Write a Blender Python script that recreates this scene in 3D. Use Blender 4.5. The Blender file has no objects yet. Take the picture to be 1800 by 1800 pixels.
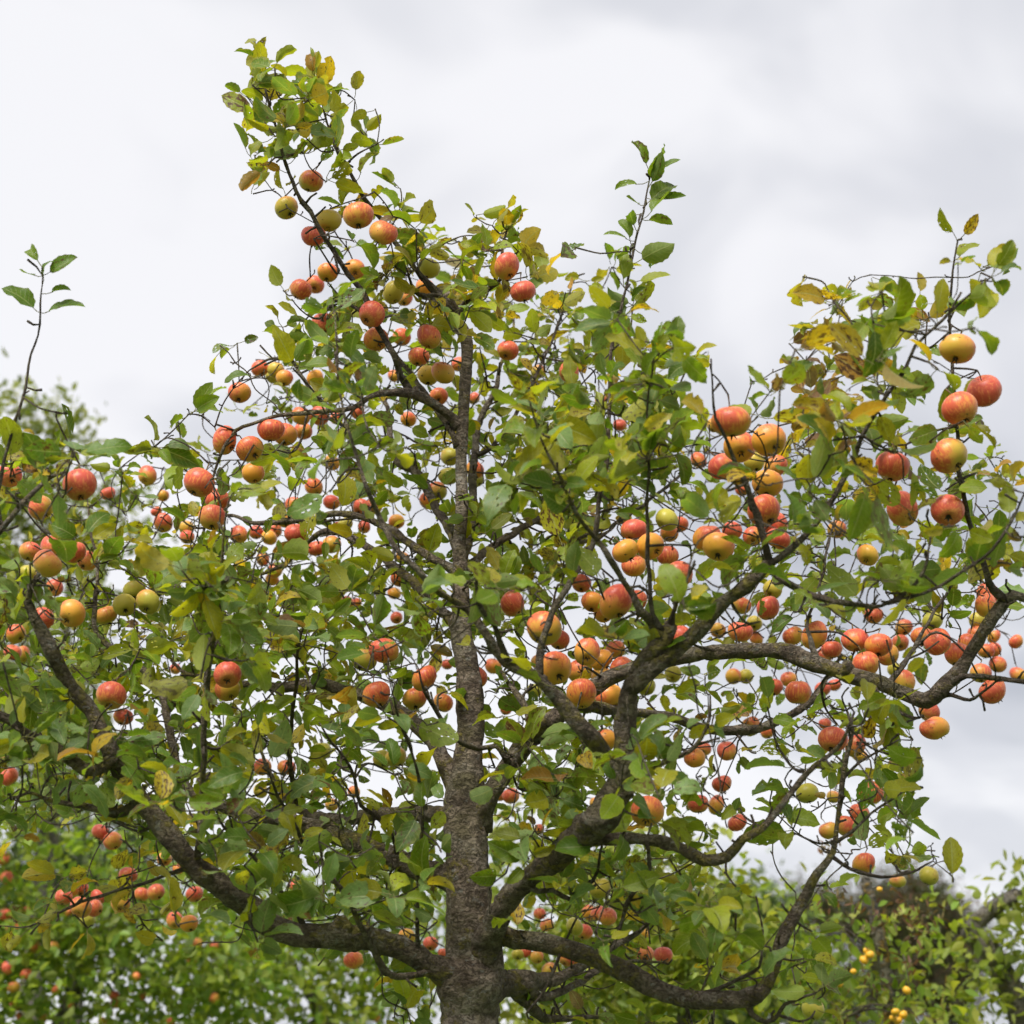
import bpy, math, random
import numpy as np
from mathutils import Vector, Matrix, Quaternion, noise as mnoise

random.seed(7)
RNG = np.random.default_rng(11)
S = bpy.context.scene
COL = S.collection

# ------------------------------------------------------------------ camera
F = 3200.0                      # focal length in photo pixels (photo is 1800 px wide)
PITCH = math.radians(18.0)
CAM = np.array([0.0, 0.0, 1.6])
cam_data = bpy.data.cameras.new('camera')
cam_data.sensor_width = 36.0
cam_data.lens = 36.0 * F / 1800.0
cam_data.clip_start = 0.05
cam_data.clip_end = 2000.0
cam_data.dof.use_dof = True
cam_data.dof.focus_distance = 4.55
cam_data.dof.aperture_fstop = 3.5
cam = bpy.data.objects.new('camera', cam_data)
cam.location = CAM
cam.rotation_euler = (math.pi / 2 + PITCH, 0, 0)
COL.objects.link(cam)
S.camera = cam
FWD = np.array([0, math.cos(PITCH), math.sin(PITCH)])
RGT = np.array([1.0, 0, 0])
UPV = np.array([0, -math.sin(PITCH), math.cos(PITCH)])

# ------------------------------------------------------------------ world, sun, exposure
SUN_EL, SUN_AZ = math.radians(52), math.radians(208)   # high, behind the camera to the left
w = bpy.data.worlds.new('World')
S.world = w
w.use_nodes = True
nt = w.node_tree
nt.nodes.clear()
out = nt.nodes.new('ShaderNodeOutputWorld')
bg = nt.nodes.new('ShaderNodeBackground')
bg.inputs['Strength'].default_value = 0.05
sky = nt.nodes.new('ShaderNodeTexSky')
sky.sky_type = 'NISHITA'
sky.sun_disc = False
sky.sun_elevation = SUN_EL
sky.sun_rotation = SUN_AZ
tc = nt.nodes.new('ShaderNodeTexCoord')
sep = nt.nodes.new('ShaderNodeSeparateXYZ')
nt.links.new(tc.outputs['Generated'], sep.inputs[0])


def mth(tree, op, a, b=None, clamp=False):
    n = tree.nodes.new('ShaderNodeMath')
    n.operation = op
    n.use_clamp = clamp
    for i, v in enumerate((a, b)):
        if v is None:
            continue
        if isinstance(v, (int, float)):
            n.inputs[i].default_value = v
        else:
            tree.links.new(v, n.inputs[i])
    return n.outputs[0]


zz = mth(nt, 'ADD', mth(nt, 'MAXIMUM', sep.outputs[2], 0.0), 0.35)
cx = mth(nt, 'DIVIDE', sep.outputs[0], zz)
cy = mth(nt, 'DIVIDE', sep.outputs[1], zz)
cmb = nt.nodes.new('ShaderNodeCombineXYZ')
nt.links.new(cx, cmb.inputs[0])
nt.links.new(cy, cmb.inputs[1])
cmb.inputs[2].default_value = 5.9


def ramp(tree, fac, stops, interp='EASE'):
    r = tree.nodes.new('ShaderNodeValToRGB')
    r.color_ramp.interpolation = interp
    e = r.color_ramp.elements
    while len(e) < len(stops):
        e.new(0.5)
    for el, (p, c) in zip(e, stops):
        el.position = p
        el.color = (c[0], c[1], c[2], 1)
    tree.links.new(fac, r.inputs[0])
    return r.outputs[0]


def noise_tex(tree, vec, scale, detail=4, rough=0.5, dist=0.0):
    n = tree.nodes.new('ShaderNodeTexNoise')
    n.inputs['Scale'].default_value = scale
    n.inputs['Detail'].default_value = detail
    n.inputs['Roughness'].default_value = rough
    n.inputs['Distortion'].default_value = dist
    if vec is not None:
        tree.links.new(vec, n.inputs['Vector'])
    return n.outputs['Fac']


def mixc(tree, fac, a, b, mode='MIX'):
    m = tree.nodes.new('ShaderNodeMix')
    m.data_type = 'RGBA'
    m.blend_type = mode
    for i, v in ((0, fac), (6, a), (7, b)):
        if isinstance(v, (int, float)):
            m.inputs[i].default_value = v
        elif isinstance(v, tuple):
            m.inputs[i].default_value = (v[0], v[1], v[2], 1)
        else:
            tree.links.new(v, m.inputs[i])
    return m.outputs[2]


n1 = noise_tex(nt, cmb.outputs[0], 1.9, 3.5, 0.45, 0.25)
n2 = noise_tex(nt, cmb.outputs[0], 4.6, 3.5, 0.45, 0.4)
nn = mth(nt, 'ADD', mth(nt, 'MULTIPLY', n1, 0.56), mth(nt, 'MULTIPLY', n2, 0.44))
cloud = ramp(nt, nn, [(0.36, (2.85, 2.95, 3.25)), (0.47, (4.1, 4.15, 4.4)), (0.58, (5.25, 5.23, 5.38))])
skyc = mixc(nt, 0.95, sky.outputs[0], cloud)
nt.links.new(skyc, bg.inputs['Color'])
nt.links.new(bg.outputs[0], out.inputs[0])

sun_d = bpy.data.lights.new('sun', 'SUN')
sun_d.energy = 1.5
sun_d.angle = math.radians(25)
sun_d.color = (1.0, 0.96, 0.9)
sun = bpy.data.objects.new('sun', sun_d)
sv = Vector((math.sin(SUN_AZ) * math.cos(SUN_EL), math.cos(SUN_AZ) * math.cos(SUN_EL), math.sin(SUN_EL)))
sun.rotation_euler = sv.to_track_quat('Z', 'Y').to_euler()
sun.location = (0, 0, 20)
COL.objects.link(sun)
S.view_settings.view_transform = 'Standard'
S.view_settings.look = 'None'
S.view_settings.exposure = 1.87
S.cycles.use_adaptive_sampling = True
S.cycles.adaptive_threshold = 0.03
S.cycles.max_bounces = 7
S.cycles.diffuse_bounces = 3
S.cycles.glossy_bounces = 2
S.cycles.transmission_bounces = 4
S.cycles.transparent_max_bounces = 6
S.view_settings.gamma = 1.0
S.view_settings.use_curve_mapping = False

# ------------------------------------------------------------------ helpers


def pt_d(px, py, d):
    """point of the place seen at (px,py), d metres along the view axis"""
    return CAM + d * (FWD + (px - 900) / F * RGT - (py - 900) / F * UPV)


def pt_y(px, py, Y):
    v = FWD + (px - 900) / F * RGT - (py - 900) / F * UPV
    return CAM + v * (Y / v[1])


def cdepth(p):
    return float(np.dot(np.asarray(p) - CAM, FWD))


def proj(p):
    q = np.asarray(p) - CAM
    d = q @ FWD
    return 900 + F * (q @ RGT) / d, 900 - F * (q @ UPV) / d, d


def tag(o, label=None, cat=None, group=None, kind=None):
    if label:
        o['label'] = label
    if cat:
        o['category'] = cat
    if group:
        o['group'] = group
    if kind:
        o['kind'] = kind
    return o


def link(name, me, parent=None, mat=None):
    o = bpy.data.objects.new(name, me)
    COL.objects.link(o)
    if parent is not None:
        o.parent = parent
    if mat is not None and me is not None and not me.materials:
        me.materials.append(mat)
    return o


def np_mesh(name, V, T, attrs=None, smooth=True):
    """triangle mesh from numpy arrays, attrs: {name: (type, array)} on points"""
    V = np.asarray(V, dtype=np.float32)
    T = np.asarray(T, dtype=np.int32)
    me = bpy.data.meshes.new(name)
    me.vertices.add(len(V))
    me.vertices.foreach_set('co', V.ravel())
    me.loops.add(len(T) * 3)
    me.loops.foreach_set('vertex_index', T.ravel())
    me.polygons.add(len(T))
    me.polygons.foreach_set('loop_start', np.arange(0, len(T) * 3, 3, dtype=np.int32))
    if smooth:
        me.polygons.foreach_set('use_smooth', np.ones(len(T), dtype=bool))
    me.update()
    for k, (ty, arr) in (attrs or {}).items():
        a = me.attributes.new(k, ty, 'POINT')
        arr = np.asarray(arr, dtype=np.float32)
        a.data.foreach_set('color' if ty == 'FLOAT_COLOR' else ('vector' if ty == 'FLOAT_VECTOR' else 'value'), arr.ravel())
    me.validate()
    return me


def smooth_path(P, R, step):
    """Catmull-Rom through points P (n,3) with radii R, resampled"""
    P = np.asarray(P, float)
    R = np.asarray(R, float)
    if len(P) == 2:
        P = np.array([P[0], (P[0] + P[1]) / 2, P[1]])
        R = np.array([R[0], (R[0] + R[1]) / 2, R[1]])
    A = np.vstack([2 * P[0] - P[1], P, 2 * P[-1] - P[-2]])
    RR = np.concatenate([[R[0]], R, [R[-1]]])
    o, r = [], []
    for i in range(1, len(A) - 2):
        seg = np.linalg.norm(A[i + 1] - A[i])
        n = max(2, int(seg / step))
        for k in range(n):
            t = k / n
            t2, t3 = t * t, t * t * t
            o.append(0.5 * ((2 * A[i]) + (-A[i - 1] + A[i + 1]) * t + (2 * A[i - 1] - 5 * A[i] + 4 * A[i + 1] - A[i + 2]) * t2 + (-A[i - 1] + 3 * A[i] - 3 * A[i + 1] + A[i + 2]) * t3))
            r.append(RR[i] * (1 - t) + RR[i + 1] * t)
    o.append(P[-1])
    r.append(R[-1])
    return np.array(o), np.array(r)


def tube(P, R, sides, bump=0.0, freq=12.0, cap=True, fine=0.0):
    """returns verts, tris of a swept tube with uneven surface"""
    P = np.asarray(P, float)
    n = len(P)
    tan = np.gradient(P, axis=0)
    tan /= np.linalg.norm(tan, axis=1)[:, None] + 1e-9
    ref = np.array([0, 1.0, 0.3])
    if abs(tan[0] @ ref) > 0.9:
        ref = np.array([1.0, 0, 0])
    u = np.cross(tan[0], ref)
    u /= np.linalg.norm(u)
    V = []
    ang = np.linspace(0, 2 * math.pi, sides, endpoint=False)
    ca, sa = np.cos(ang), np.sin(ang)
    for i in range(n):
        u = u - tan[i] * (u @ tan[i])
        u /= np.linalg.norm(u) + 1e-9
        v = np.cross(tan[i], u)
        ring = np.outer(ca, u) + np.outer(sa, v)
        rr = np.full(sides, R[i])
        if bump > 0:
            for k in range(sides):
                q = P[i] + ring[k] * R[i]
                h = mnoise.noise(Vector(q * freq)) * bump
                if fine > 0:
                    h += mnoise.noise(Vector(q * freq * 3.7)) * fine
                rr[k] *= 1 + h
        V.append(P[i] + ring * rr[:, None])
    V = np.vstack(V)
    T = []
    for i in range(n - 1):
        a = i * sides
        for k in range(sides):
            k2 = (k + 1) % sides
            T.append((a + k, a + k2, a + sides + k2))
            T.append((a + k, a + sides + k2, a + sides + k))
    if cap:
        V = np.vstack([V, P[0]])
        for k in range(sides):
            T.append((len(V) - 1, (k + 1) % sides, k))
        V = np.vstack([V, P[-1] + tan[-1] * R[-1] * 0.6])
        e = len(V) - 1
        a = (n - 1) * sides
        for k in range(sides):
            T.append((a + k, a + (k + 1) % sides, e))
    return V, np.array(T, dtype=np.int32)


def join(parts):
    Vs, Ts, off = [], [], 0
    for V, T in parts:
        Vs.append(V)
        Ts.append(np.asarray(T) + off)
        off += len(V)
    return np.vstack(Vs), np.vstack(Ts)


# ------------------------------------------------------------------ materials


def new_mat(name):
    m = bpy.data.materials.new(name)
    m.use_nodes = True
    t = m.node_tree
    t.nodes.clear()
    o = t.nodes.new('ShaderNodeOutputMaterial')
    return m, t, o


def attr(t, name):
    a = t.nodes.new('ShaderNodeAttribute')
    a.attribute_name = name
    return a


def sepv(t, v):
    s = t.nodes.new('ShaderNodeSeparateXYZ')
    t.links.new(v, s.inputs[0])
    return s.outputs


def smoothstep(t, x, a, b):
    m = t.nodes.new('ShaderNodeMapRange')
    m.interpolation_type = 'SMOOTHSTEP'
    m.inputs[1].default_value = a
    m.inputs[2].default_value = b
    t.links.new(x, m.inputs[0])
    return m.outputs[0]


def leaf_material(name, detail=True, trans=0.42):
    m, t, o = new_mat(name)
    col = attr(t, 'lc').outputs['Color']
    base = col
    hole = None
    if detail:
        uv = sepv(t, attr(t, 'luv').outputs['Vector'])
        s, tt, seed = uv[0], uv[1], uv[2]
        dm = sepv(t, attr(t, 'ld').outputs['Vector'])
        absS = mth(t, 'ABSOLUTE', s)
        # side veins sweep forward from the midrib
        q = mth(t, 'MULTIPLY', mth(t, 'SUBTRACT', tt, mth(t, 'MULTIPLY', absS, 0.22)), 8.0)
        fr = mth(t, 'ABSOLUTE', mth(t, 'SUBTRACT', mth(t, 'FRACT', q), 0.5))
        vein = mth(t, 'SUBTRACT', 1.0, smoothstep(t, fr, 0.0, 0.10))
        mid = mth(t, 'SUBTRACT', 1.0, smoothstep(t, absS, 0.02, 0.09))
        isblade = mth(t, 'GREATER_THAN', tt, -0.5)
        vv = mth(t, 'MULTIPLY', mth(t, 'MAXIMUM', mth(t, 'MULTIPLY', vein, 0.5), mid), isblade)
        base = mixc(t, mth(t, 'MULTIPLY', vv, 0.55), base, (0.33, 0.36, 0.16))
        rim = mth(t, 'MULTIPLY', smoothstep(t, absS, 0.72, 1.0), isblade)
        base = mixc(t, mth(t, 'MULTIPLY', rim, mth(t, 'ADD', mth(t, 'MULTIPLY', dm[2], 0.7), 0.08)), base, (0.34, 0.27, 0.04))
        cv = t.nodes.new('ShaderNodeCombineXYZ')
        t.links.new(s, cv.inputs[0])
        t.links.new(mth(t, 'MULTIPLY', tt, 1.7), cv.inputs[1])
        t.links.new(mth(t, 'MULTIPLY', seed, 77.0), cv.inputs[2])
        nz = noise_tex(t, cv.outputs[0], 1.6, 3, 0.6)
        # blotchy yellowing between the veins
        base = mixc(t, mth(t, 'MULTIPLY', smoothstep(t, nz, 0.5, 0.68), mth(t, 'MULTIPLY', dm[2], 0.8)), base, (0.38, 0.29, 0.035))
        nb = noise_tex(t, cv.outputs[0], 3.2, 4, 0.62)
        thr = mth(t, 'ADD', nb, mth(t, 'MULTIPLY', dm[0], 0.22))
        base = mixc(t, smoothstep(t, thr, 0.66, 0.74), base, (0.085, 0.042, 0.02))
        vo = t.nodes.new('ShaderNodeTexVoronoi')
        vo.inputs['Scale'].default_value = 3.1
        t.links.new(cv.outputs[0], vo.inputs['Vector'])
        hole = mth(t, 'LESS_THAN', vo.outputs['Distance'], mth(t, 'MULTIPLY', dm[1], 0.2))
        hole = mth(t, 'MULTIPLY', hole, isblade)
        # fine mottling
        nf = noise_tex(t, cv.outputs[0], 9.0, 2, 0.5)
        base = mixc(t, 0.55, base, mixc(t, nf, (0.3, 0.3, 0.3), (1.7, 1.7, 1.7)), 'MULTIPLY')
    geo = t.nodes.new('ShaderNodeNewGeometry')
    under = mixc(t, 0.4, base, (0.27, 0.31, 0.12))
    col2 = mixc(t, geo.outputs['Backfacing'], base, under)
    p = t.nodes.new('ShaderNodeBsdfPrincipled')
    t.links.new(col2, p.inputs['Base Color'])
    rgh = mth(t, 'ADD', 0.42, mth(t, 'MULTIPLY', geo.outputs['Backfacing'], 0.3))
    t.links.new(rgh, p.inputs['Roughness'])
    p.inputs['Specular IOR Level'].default_value = 0.3
    if detail:
        b = t.nodes.new('ShaderNodeBump')
        b.inputs['Strength'].default_value = 0.35
        b.inputs['Distance'].default_value = 0.002
        t.links.new(mth(t, 'SUBTRACT', nf, vv), b.inputs['Height'])
        t.links.new(b.outputs[0], p.inputs['Normal'])
    tr = t.nodes.new('ShaderNodeBsdfTranslucent')
    t.links.new(mixc(t, 1.0, base, (1.8, 1.8, 0.55), 'MULTIPLY'), tr.inputs['Color'])
    mx = t.nodes.new('ShaderNodeMixShader')
    mx.inputs[0].default_value = trans
    t.links.new(p.outputs[0], mx.inputs[1])
    t.links.new(tr.outputs[0], mx.inputs[2])
    res = mx.outputs[0]
    if hole is not None:
        tp = t.nodes.new('ShaderNodeBsdfTransparent')
        m2 = t.nodes.new('ShaderNodeMixShader')
        t.links.new(hole, m2.inputs[0])
        t.links.new(res, m2.inputs[1])
        t.links.new(tp.outputs[0], m2.inputs[2])
        res = m2.outputs[0]
    t.links.new(res, o.inputs[0])
    return m


def bark_material(name, dark, light, lichen=0.5, scale=1.0, lich_col=(0.24, 0.20, 0.045), union_z=None):
    m, t, o = new_mat(name)
    tc = t.nodes.new('ShaderNodeTexCoord')
    mp = t.nodes.new('ShaderNodeMapping')
    mp.inputs['Scale'].default_value = (1, 1, 1.5)
    t.links.new(tc.outputs['Object'], mp.inputs[0])
    v = mp.outputs[0]
    n1 = noise_tex(t, v, 16 * scale, 6, 0.65, 0.6)
    n2 = noise_tex(t, v, 70 * scale, 5, 0.6)
    base = mixc(t, smoothstep(t, n1, 0.35, 0.68), dark, light)
    base = mixc(t, 0.6, base, mixc(t, n2, (0.45, 0.45, 0.45), (1.6, 1.6, 1.6)), 'MULTIPLY')
    if union_z is not None:
        z = sepv(t, tc.outputs['Object'])[2]
        zf = mth(t, 'ADD', z, mth(t, 'MULTIPLY', n1, 0.035))
        below = mth(t, 'SUBTRACT', 1.0, smoothstep(t, zf, union_z - 0.012, union_z + 0.012))
        base = mixc(t, mth(t, 'MULTIPLY', below, 0.75), base, (0.235, 0.19, 0.15))
    alg = noise_tex(t, v, 4.5 * scale, 3, 0.55)
    base = mixc(t, mth(t, 'MULTIPLY', smoothstep(t, alg, 0.45, 0.68), 0.5), base, (0.13, 0.125, 0.05))
    plate = noise_tex(t, v, 9 * scale, 3, 0.5, 0.8)
    base = mixc(t, mth(t, 'MULTIPLY', smoothstep(t, plate, 0.55, 0.6), 0.35), base, (0.30, 0.26, 0.21))
    fz = noise_tex(t, mp.outputs[0], 38 * scale, 4, 0.6, 1.5)
    crack = mth(t, 'SUBTRACT', 1.0, smoothstep(t, mth(t, 'ABSOLUTE', mth(t, 'SUBTRACT', fz, 0.5)), 0.0, 0.045))
    base = mixc(t, mth(t, 'MULTIPLY', crack, 0.5), base, (0.03, 0.018, 0.013))
    l1 = noise_tex(t, v, 26 * scale, 4, 0.7)
    l0 = noise_tex(t, v, 5 * scale, 2, 0.5)
    lf = smoothstep(t, mth(t, 'ADD', mth(t, 'MULTIPLY', l1, 0.6), mth(t, 'MULTIPLY', l0, 0.4)), 0.62 - 0.13 * lichen, 0.70 - 0.13 * lichen)
    base = mixc(t, mth(t, 'MULTIPLY', lf, 0.75), base, lich_col)
    g1 = noise_tex(t, v, 33 * scale, 3, 0.6)
    base = mixc(t, mth(t, 'MULTIPLY', smoothstep(t, g1, 0.60, 0.68), 0.55), base, (0.25, 0.25, 0.215))
    p = t.nodes.new('ShaderNodeBsdfPrincipled')
    t.links.new(base, p.inputs['Base Color'])
    p.inputs['Roughness'].default_value = 0.85
    p.inputs['Specular IOR Level'].default_value = 0.25
    wv = t.nodes.new('ShaderNodeTexNoise')
    mp2 = t.nodes.new('ShaderNodeMapping')
    mp2.inputs['Scale'].default_value = (1, 1, 2.0)
    t.links.new(tc.outputs['Object'], mp2.inputs[0])
    t.links.new(mp2.outputs[0], wv.inputs['Vector'])
    wv.inputs['Scale'].default_value = 22 * scale
    wv.inputs['Detail'].default_value = 5
    wv.inputs['Distortion'].default_value = 1.2
    b = t.nodes.new('ShaderNodeBump')
    b.inputs['Strength'].default_value = 0.9
    b.inputs['Distance'].default_value = 0.014
    hh = mth(t, 'ADD', mth(t, 'ADD', n2, wv.outputs['Fac']), mth(t, 'MULTIPLY', lf, 0.6))
    hh = mth(t, 'SUBTRACT', hh, mth(t, 'MULTIPLY', crack, 0.7))
    t.links.new(hh, b.inputs['Height'])
    t.links.new(b.outputs[0], p.inputs['Normal'])
    t.links.new(p.outputs[0], o.inputs[0])
    return m


def apple_material():
    m, t, o = new_mat('apple_skin')
    tc = t.nodes.new('ShaderNodeTexCoord')
    oi = t.nodes.new('ShaderNodeObjectInfo')
    cs = t.nodes.new('ShaderNodeSeparateColor')
    t.links.new(oi.outputs['Color'], cs.inputs[0])
    blush, green, rnd = cs.outputs[0], cs.outputs[1], cs.outputs[2]
    va = t.nodes.new('ShaderNodeVectorMath')
    va.operation = 'ADD'
    t.links.new(tc.outputs['Object'], va.inputs[0])
    off = t.nodes.new('ShaderNodeCombineXYZ')
    t.links.new(mth(t, 'MULTIPLY', rnd, 37.0), off.inputs[0])
    t.links.new(mth(t, 'MULTIPLY', rnd, 91.0), off.inputs[1])
    t.links.new(mth(t, 'MULTIPLY', rnd, 13.0), off.inputs[2])
    t.links.new(off.outputs[0], va.inputs[1])
    mp = t.nodes.new('ShaderNodeMapping')
    mp.inputs['Scale'].default_value = (1, 1, 0.13)
    t.links.new(va.outputs[0], mp.inputs[0])
    streak = noise_tex(t, mp.outputs[0], 7.5, 4, 0.7)
    low = noise_tex(t, va.outputs[0], 1.5, 3, 0.55)
    base = mixc(t, green, (0.76, 0.33, 0.038), (0.44, 0.40, 0.055))
    xyz = sepv(t, tc.outputs['Object'])
    side = mth(t, 'ADD', mth(t, 'MULTIPLY', xyz[0], 0.45), mth(t, 'MULTIPLY', xyz[2], 0.42))
    mask = mth(t, 'ADD', mth(t, 'ADD', side, mth(t, 'MULTIPLY', mth(t, 'SUBTRACT', blush, 0.5), 1.9)),
               mth(t, 'MULTIPLY', mth(t, 'SUBTRACT', low, 0.5), 1.2))
    mk = smoothstep(t, mask, -0.55, 0.75)
    st = smoothstep(t, mth(t, 'ADD', streak, mth(t, 'MULTIPLY', mk, 0.26)), 0.62, 0.78)
    warm = mixc(t, mth(t, 'FRACT', mth(t, 'MULTIPLY', rnd, 7.3)), (0.76, 0.165, 0.105), (0.84, 0.26, 0.075))
    wash = mixc(t, mth(t, 'MULTIPLY', mk, 0.80), base, warm)
    red = mixc(t, mth(t, 'MULTIPLY', st, mth(t, 'ADD', mth(t, 'MULTIPLY', mk, 0.62), 0.12)), wash, (0.55, 0.05, 0.048))
    # yellow-green eye around the calyx, russet in the stem bowl
    eye = mth(t, 'SUBTRACT', 1.0, smoothstep(t, xyz[2], -0.88, -0.5))
    red = mixc(t, mth(t, 'MULTIPLY', eye, 0.4), red, (0.42, 0.34, 0.06))
    rus = smoothstep(t, xyz[2], 0.66, 0.80)
    ndot = mth(t, 'MULTIPLY', rus, 0.2)
    red = mixc(t, ndot, red, (0.28, 0.19, 0.07))
    vo = t.nodes.new('ShaderNodeTexVoronoi')
    vo.inputs['Scale'].default_value = 9.0
    t.links.new(va.outputs[0], vo.inputs['Vector'])
    dot = mth(t, 'SUBTRACT', 1.0, smoothstep(t, vo.outputs['Distance'], 0.05, 0.11))
    red = mixc(t, mth(t, 'MULTIPLY', dot, 0.4), red, (0.62, 0.45, 0.2))
    sc = noise_tex(t, va.outputs[0], 3.4, 3, 0.6)
    red = mixc(t, mth(t, 'MULTIPLY', smoothstep(t, sc, 0.675, 0.70), 0.85), red, (0.07, 0.04, 0.02))
    p = t.nodes.new('ShaderNodeBsdfPrincipled')
    t.links.new(red, p.inputs['Base Color'])
    p.inputs['Roughness'].default_value = 0.36
    p.inputs['Specular IOR Level'].default_value = 0.32
    p.inputs['Subsurface Weight'].default_value = 0.0
    b = t.nodes.new('ShaderNodeBump')
    b.inputs['Strength'].default_value = 0.08
    b.inputs['Distance'].default_value = 0.02
    t.links.new(streak, b.inputs['Height'])
    t.links.new(b.outputs[0], p.inputs['Normal'])
    t.links.new(p.outputs[0], o.inputs[0])
    return m


def plain_mat(name, c, c2, scale, rough=0.8):
    m, t, o = new_mat(name)
    tc = t.nodes.new('ShaderNodeTexCoord')
    n = noise_tex(t, tc.outputs['Object'], scale, 5, 0.6)
    p = t.nodes.new('ShaderNodeBsdfPrincipled')
    t.links.new(mixc(t, n, c, c2), p.inputs['Base Color'])
    p.inputs['Roughness'].default_value = rough
    t.links.new(p.outputs[0], o.inputs[0])
    return m


M_LEAF = leaf_material('apple_leaf', True)
M_BGLEAF = leaf_material('background_leaf', False, 0.45)
M_TRUNK = bark_material('trunk_bark', (0.09, 0.066, 0.047), (0.24, 0.19, 0.142), 0.5, 1.0, union_z=1.845)
M_BARK = bark_material('branch_bark', (0.09, 0.068, 0.05), (0.235, 0.185, 0.135), 0.8, 1.3)
M_TWIG = bark_material('twig_bark', (0.07, 0.052, 0.04), (0.18, 0.14, 0.105), 0.4, 2.5)
M_BGBARK = bark_material('background_bark', (0.10, 0.09, 0.078), (0.25, 0.225, 0.195), 0.5, 1.0)
M_LICHBARK = bark_material('lichen_bark', (0.09, 0.08, 0.07), (0.22, 0.2, 0.17), 0.95, 0.6, (0.42, 0.25, 0.03))
M_APPLE = apple_material()
M_STEM = plain_mat('fruit_stem', (0.10, 0.06, 0.025), (0.20, 0.14, 0.05), 40)
M_CALYX = plain_mat('apple_calyx', (0.022, 0.016, 0.009), (0.08, 0.06, 0.03), 6)
M_YFRUIT = plain_mat('yellow_fruit_skin', (0.70, 0.33, 0.012), (0.75, 0.45, 0.03), 2.0, 0.4)
M_GRASS = plain_mat('grass', (0.035, 0.07, 0.015), (0.09, 0.13, 0.035), 1.7, 0.95)

# ------------------------------------------------------------------ the ground
g = 600.0
me = np_mesh('ground', [(-g, -g, 0), (g, -g, 0), (g, g, 0), (-g, g, 0)], [(0, 1, 2), (0, 2, 3)], smooth=False)
tag(link('ground', me, None, M_GRASS), kind='structure')

# ------------------------------------------------------------------ leaves
NR = 11                                  # rows along the blade
_t = np.linspace(0, 1, NR + 1)
_prof = (_t ** 0.62) * ((1 - _t) ** 0.82)
_prof /= _prof.max()


def _blade_topology():
    T = []
    # vertex 0 = base, rows 1..NR-1 have 5 verts, last = tip
    idx = lambda i, c: 1 + (i - 1) * 5 + c
    tip = 1 + (NR - 1) * 5
    for c in range(4):
        T.append((0, idx(1, c + 1), idx(1, c)))
        T.append((tip, idx(NR - 1, c), idx(NR - 1, c + 1)))
    for i in range(1, NR - 1):
        for c in range(4):
            a, b, d, e = idx(i, c), idx(i, c + 1), idx(i + 1, c + 1), idx(i + 1, c)
            T += [(a, b, d), (a, d, e)]
    base = tip + 1
    for i in range(2):
        for k in range(3):
            a = base + i * 3 + k
            b = base + i * 3 + (k + 1) % 3
            T += [(a, b, b + 3), (a, b + 3, a + 3)]
    return np.array(T, dtype=np.int32), tip


LEAF_T, LEAF_TIP = _blade_topology()
NLV = LEAF_TIP + 1 + 9


def leaf_mesh(L, W, lp, fold, curl, twist, wave, bites, rng):
    """one leaf in its own frame: petiole from the origin along +y, upper side +z"""
    # centre line: petiole arcs, blade curls down
    V = np.zeros((NLV, 3))
    uv = np.zeros((NLV, 3))
    # midrib line
    ang = -curl * (_t ** 1.3) + 0.15
    dy, dz = np.cos(ang), np.sin(ang)
    step = L / NR
    my = lp + np.concatenate([[0], np.cumsum(dy[:-1] * step)])
    mz = np.concatenate([[0], np.cumsum(dz[:-1] * step)])
    ph = rng.random() * 6.28
    fr = 1.5 + rng.random() * 2.0
    lside = 1.0 + rng.normal() * 0.05
    bl = np.ones((NR + 1, 2))
    for (row, sd, am) in bites:
        bl[row, sd] *= am
    tw = twist * _t
    side = rng.normal() * 0.08 * L
    for i in range(1, NR):
        hw = W * 0.5 * _prof[i] * (1.0 + (0.05 if i % 2 else -0.045))
        for c, s in enumerate((-1, -0.55, 0, 0.55, 1)):
            sd = 0 if s < 0 else 1
            x = s * hw * (lside if s < 0 else 2 - lside) * (bl[i, sd] if s else 1)
            f = fold * (1 + 0.3 * math.sin(3 * _t[i] + ph))
            lx, lz = x * math.cos(f), abs(x) * math.sin(f)
            lz += wave * L * math.sin(fr * 6.28 * _t[i] + ph + (1.3 if s > 0 else 0)) * s * s
            cx2 = lx * math.cos(tw[i]) - lz * math.sin(tw[i])
            cz2 = lx * math.sin(tw[i]) + lz * math.cos(tw[i])
            k = 1 + (i - 1) * 5 + c
            # normal of the centre line at this row
            a = ang[i]
            V[k] = (cx2 + side * _t[i] ** 2, my[i] - cz2 * math.sin(a), mz[i] + cz2 * math.cos(a))
            uv[k] = (s, _t[i], 0)
    V[0] = (0, my[0], mz[0])
    uv[0] = (0, 0, 0)
    V[LEAF_TIP] = (side, my[-1], mz[-1])
    uv[LEAF_TIP] = (0, 1, 0)
    r = 0.0011
    b = LEAF_TIP + 1
    sag = -0.12 * lp
    for i, (yy, z0) in enumerate(((0, 0), (lp * 0.5, sag), (lp + 0.004, 0.0))):
        for k in range(3):
            q = 2.094 * k + 0.5
            V[b + i * 3 + k] = (r * math.cos(q), yy, z0 + r * math.sin(q))
            uv[b + i * 3 + k] = (1, -1, 0)
    return V, uv


def frame(dirv, nrm):
    y = dirv / (np.linalg.norm(dirv) + 1e-9)
    x = np.cross(y, nrm)
    if np.linalg.norm(x) < 1e-4:
        x = np.cross(y, np.array([1.0, 0.2, 0]))
    x /= np.linalg.norm(x)
    z = np.cross(x, y)
    return np.array([x, y, z])          # rows: local axes in world


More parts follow.
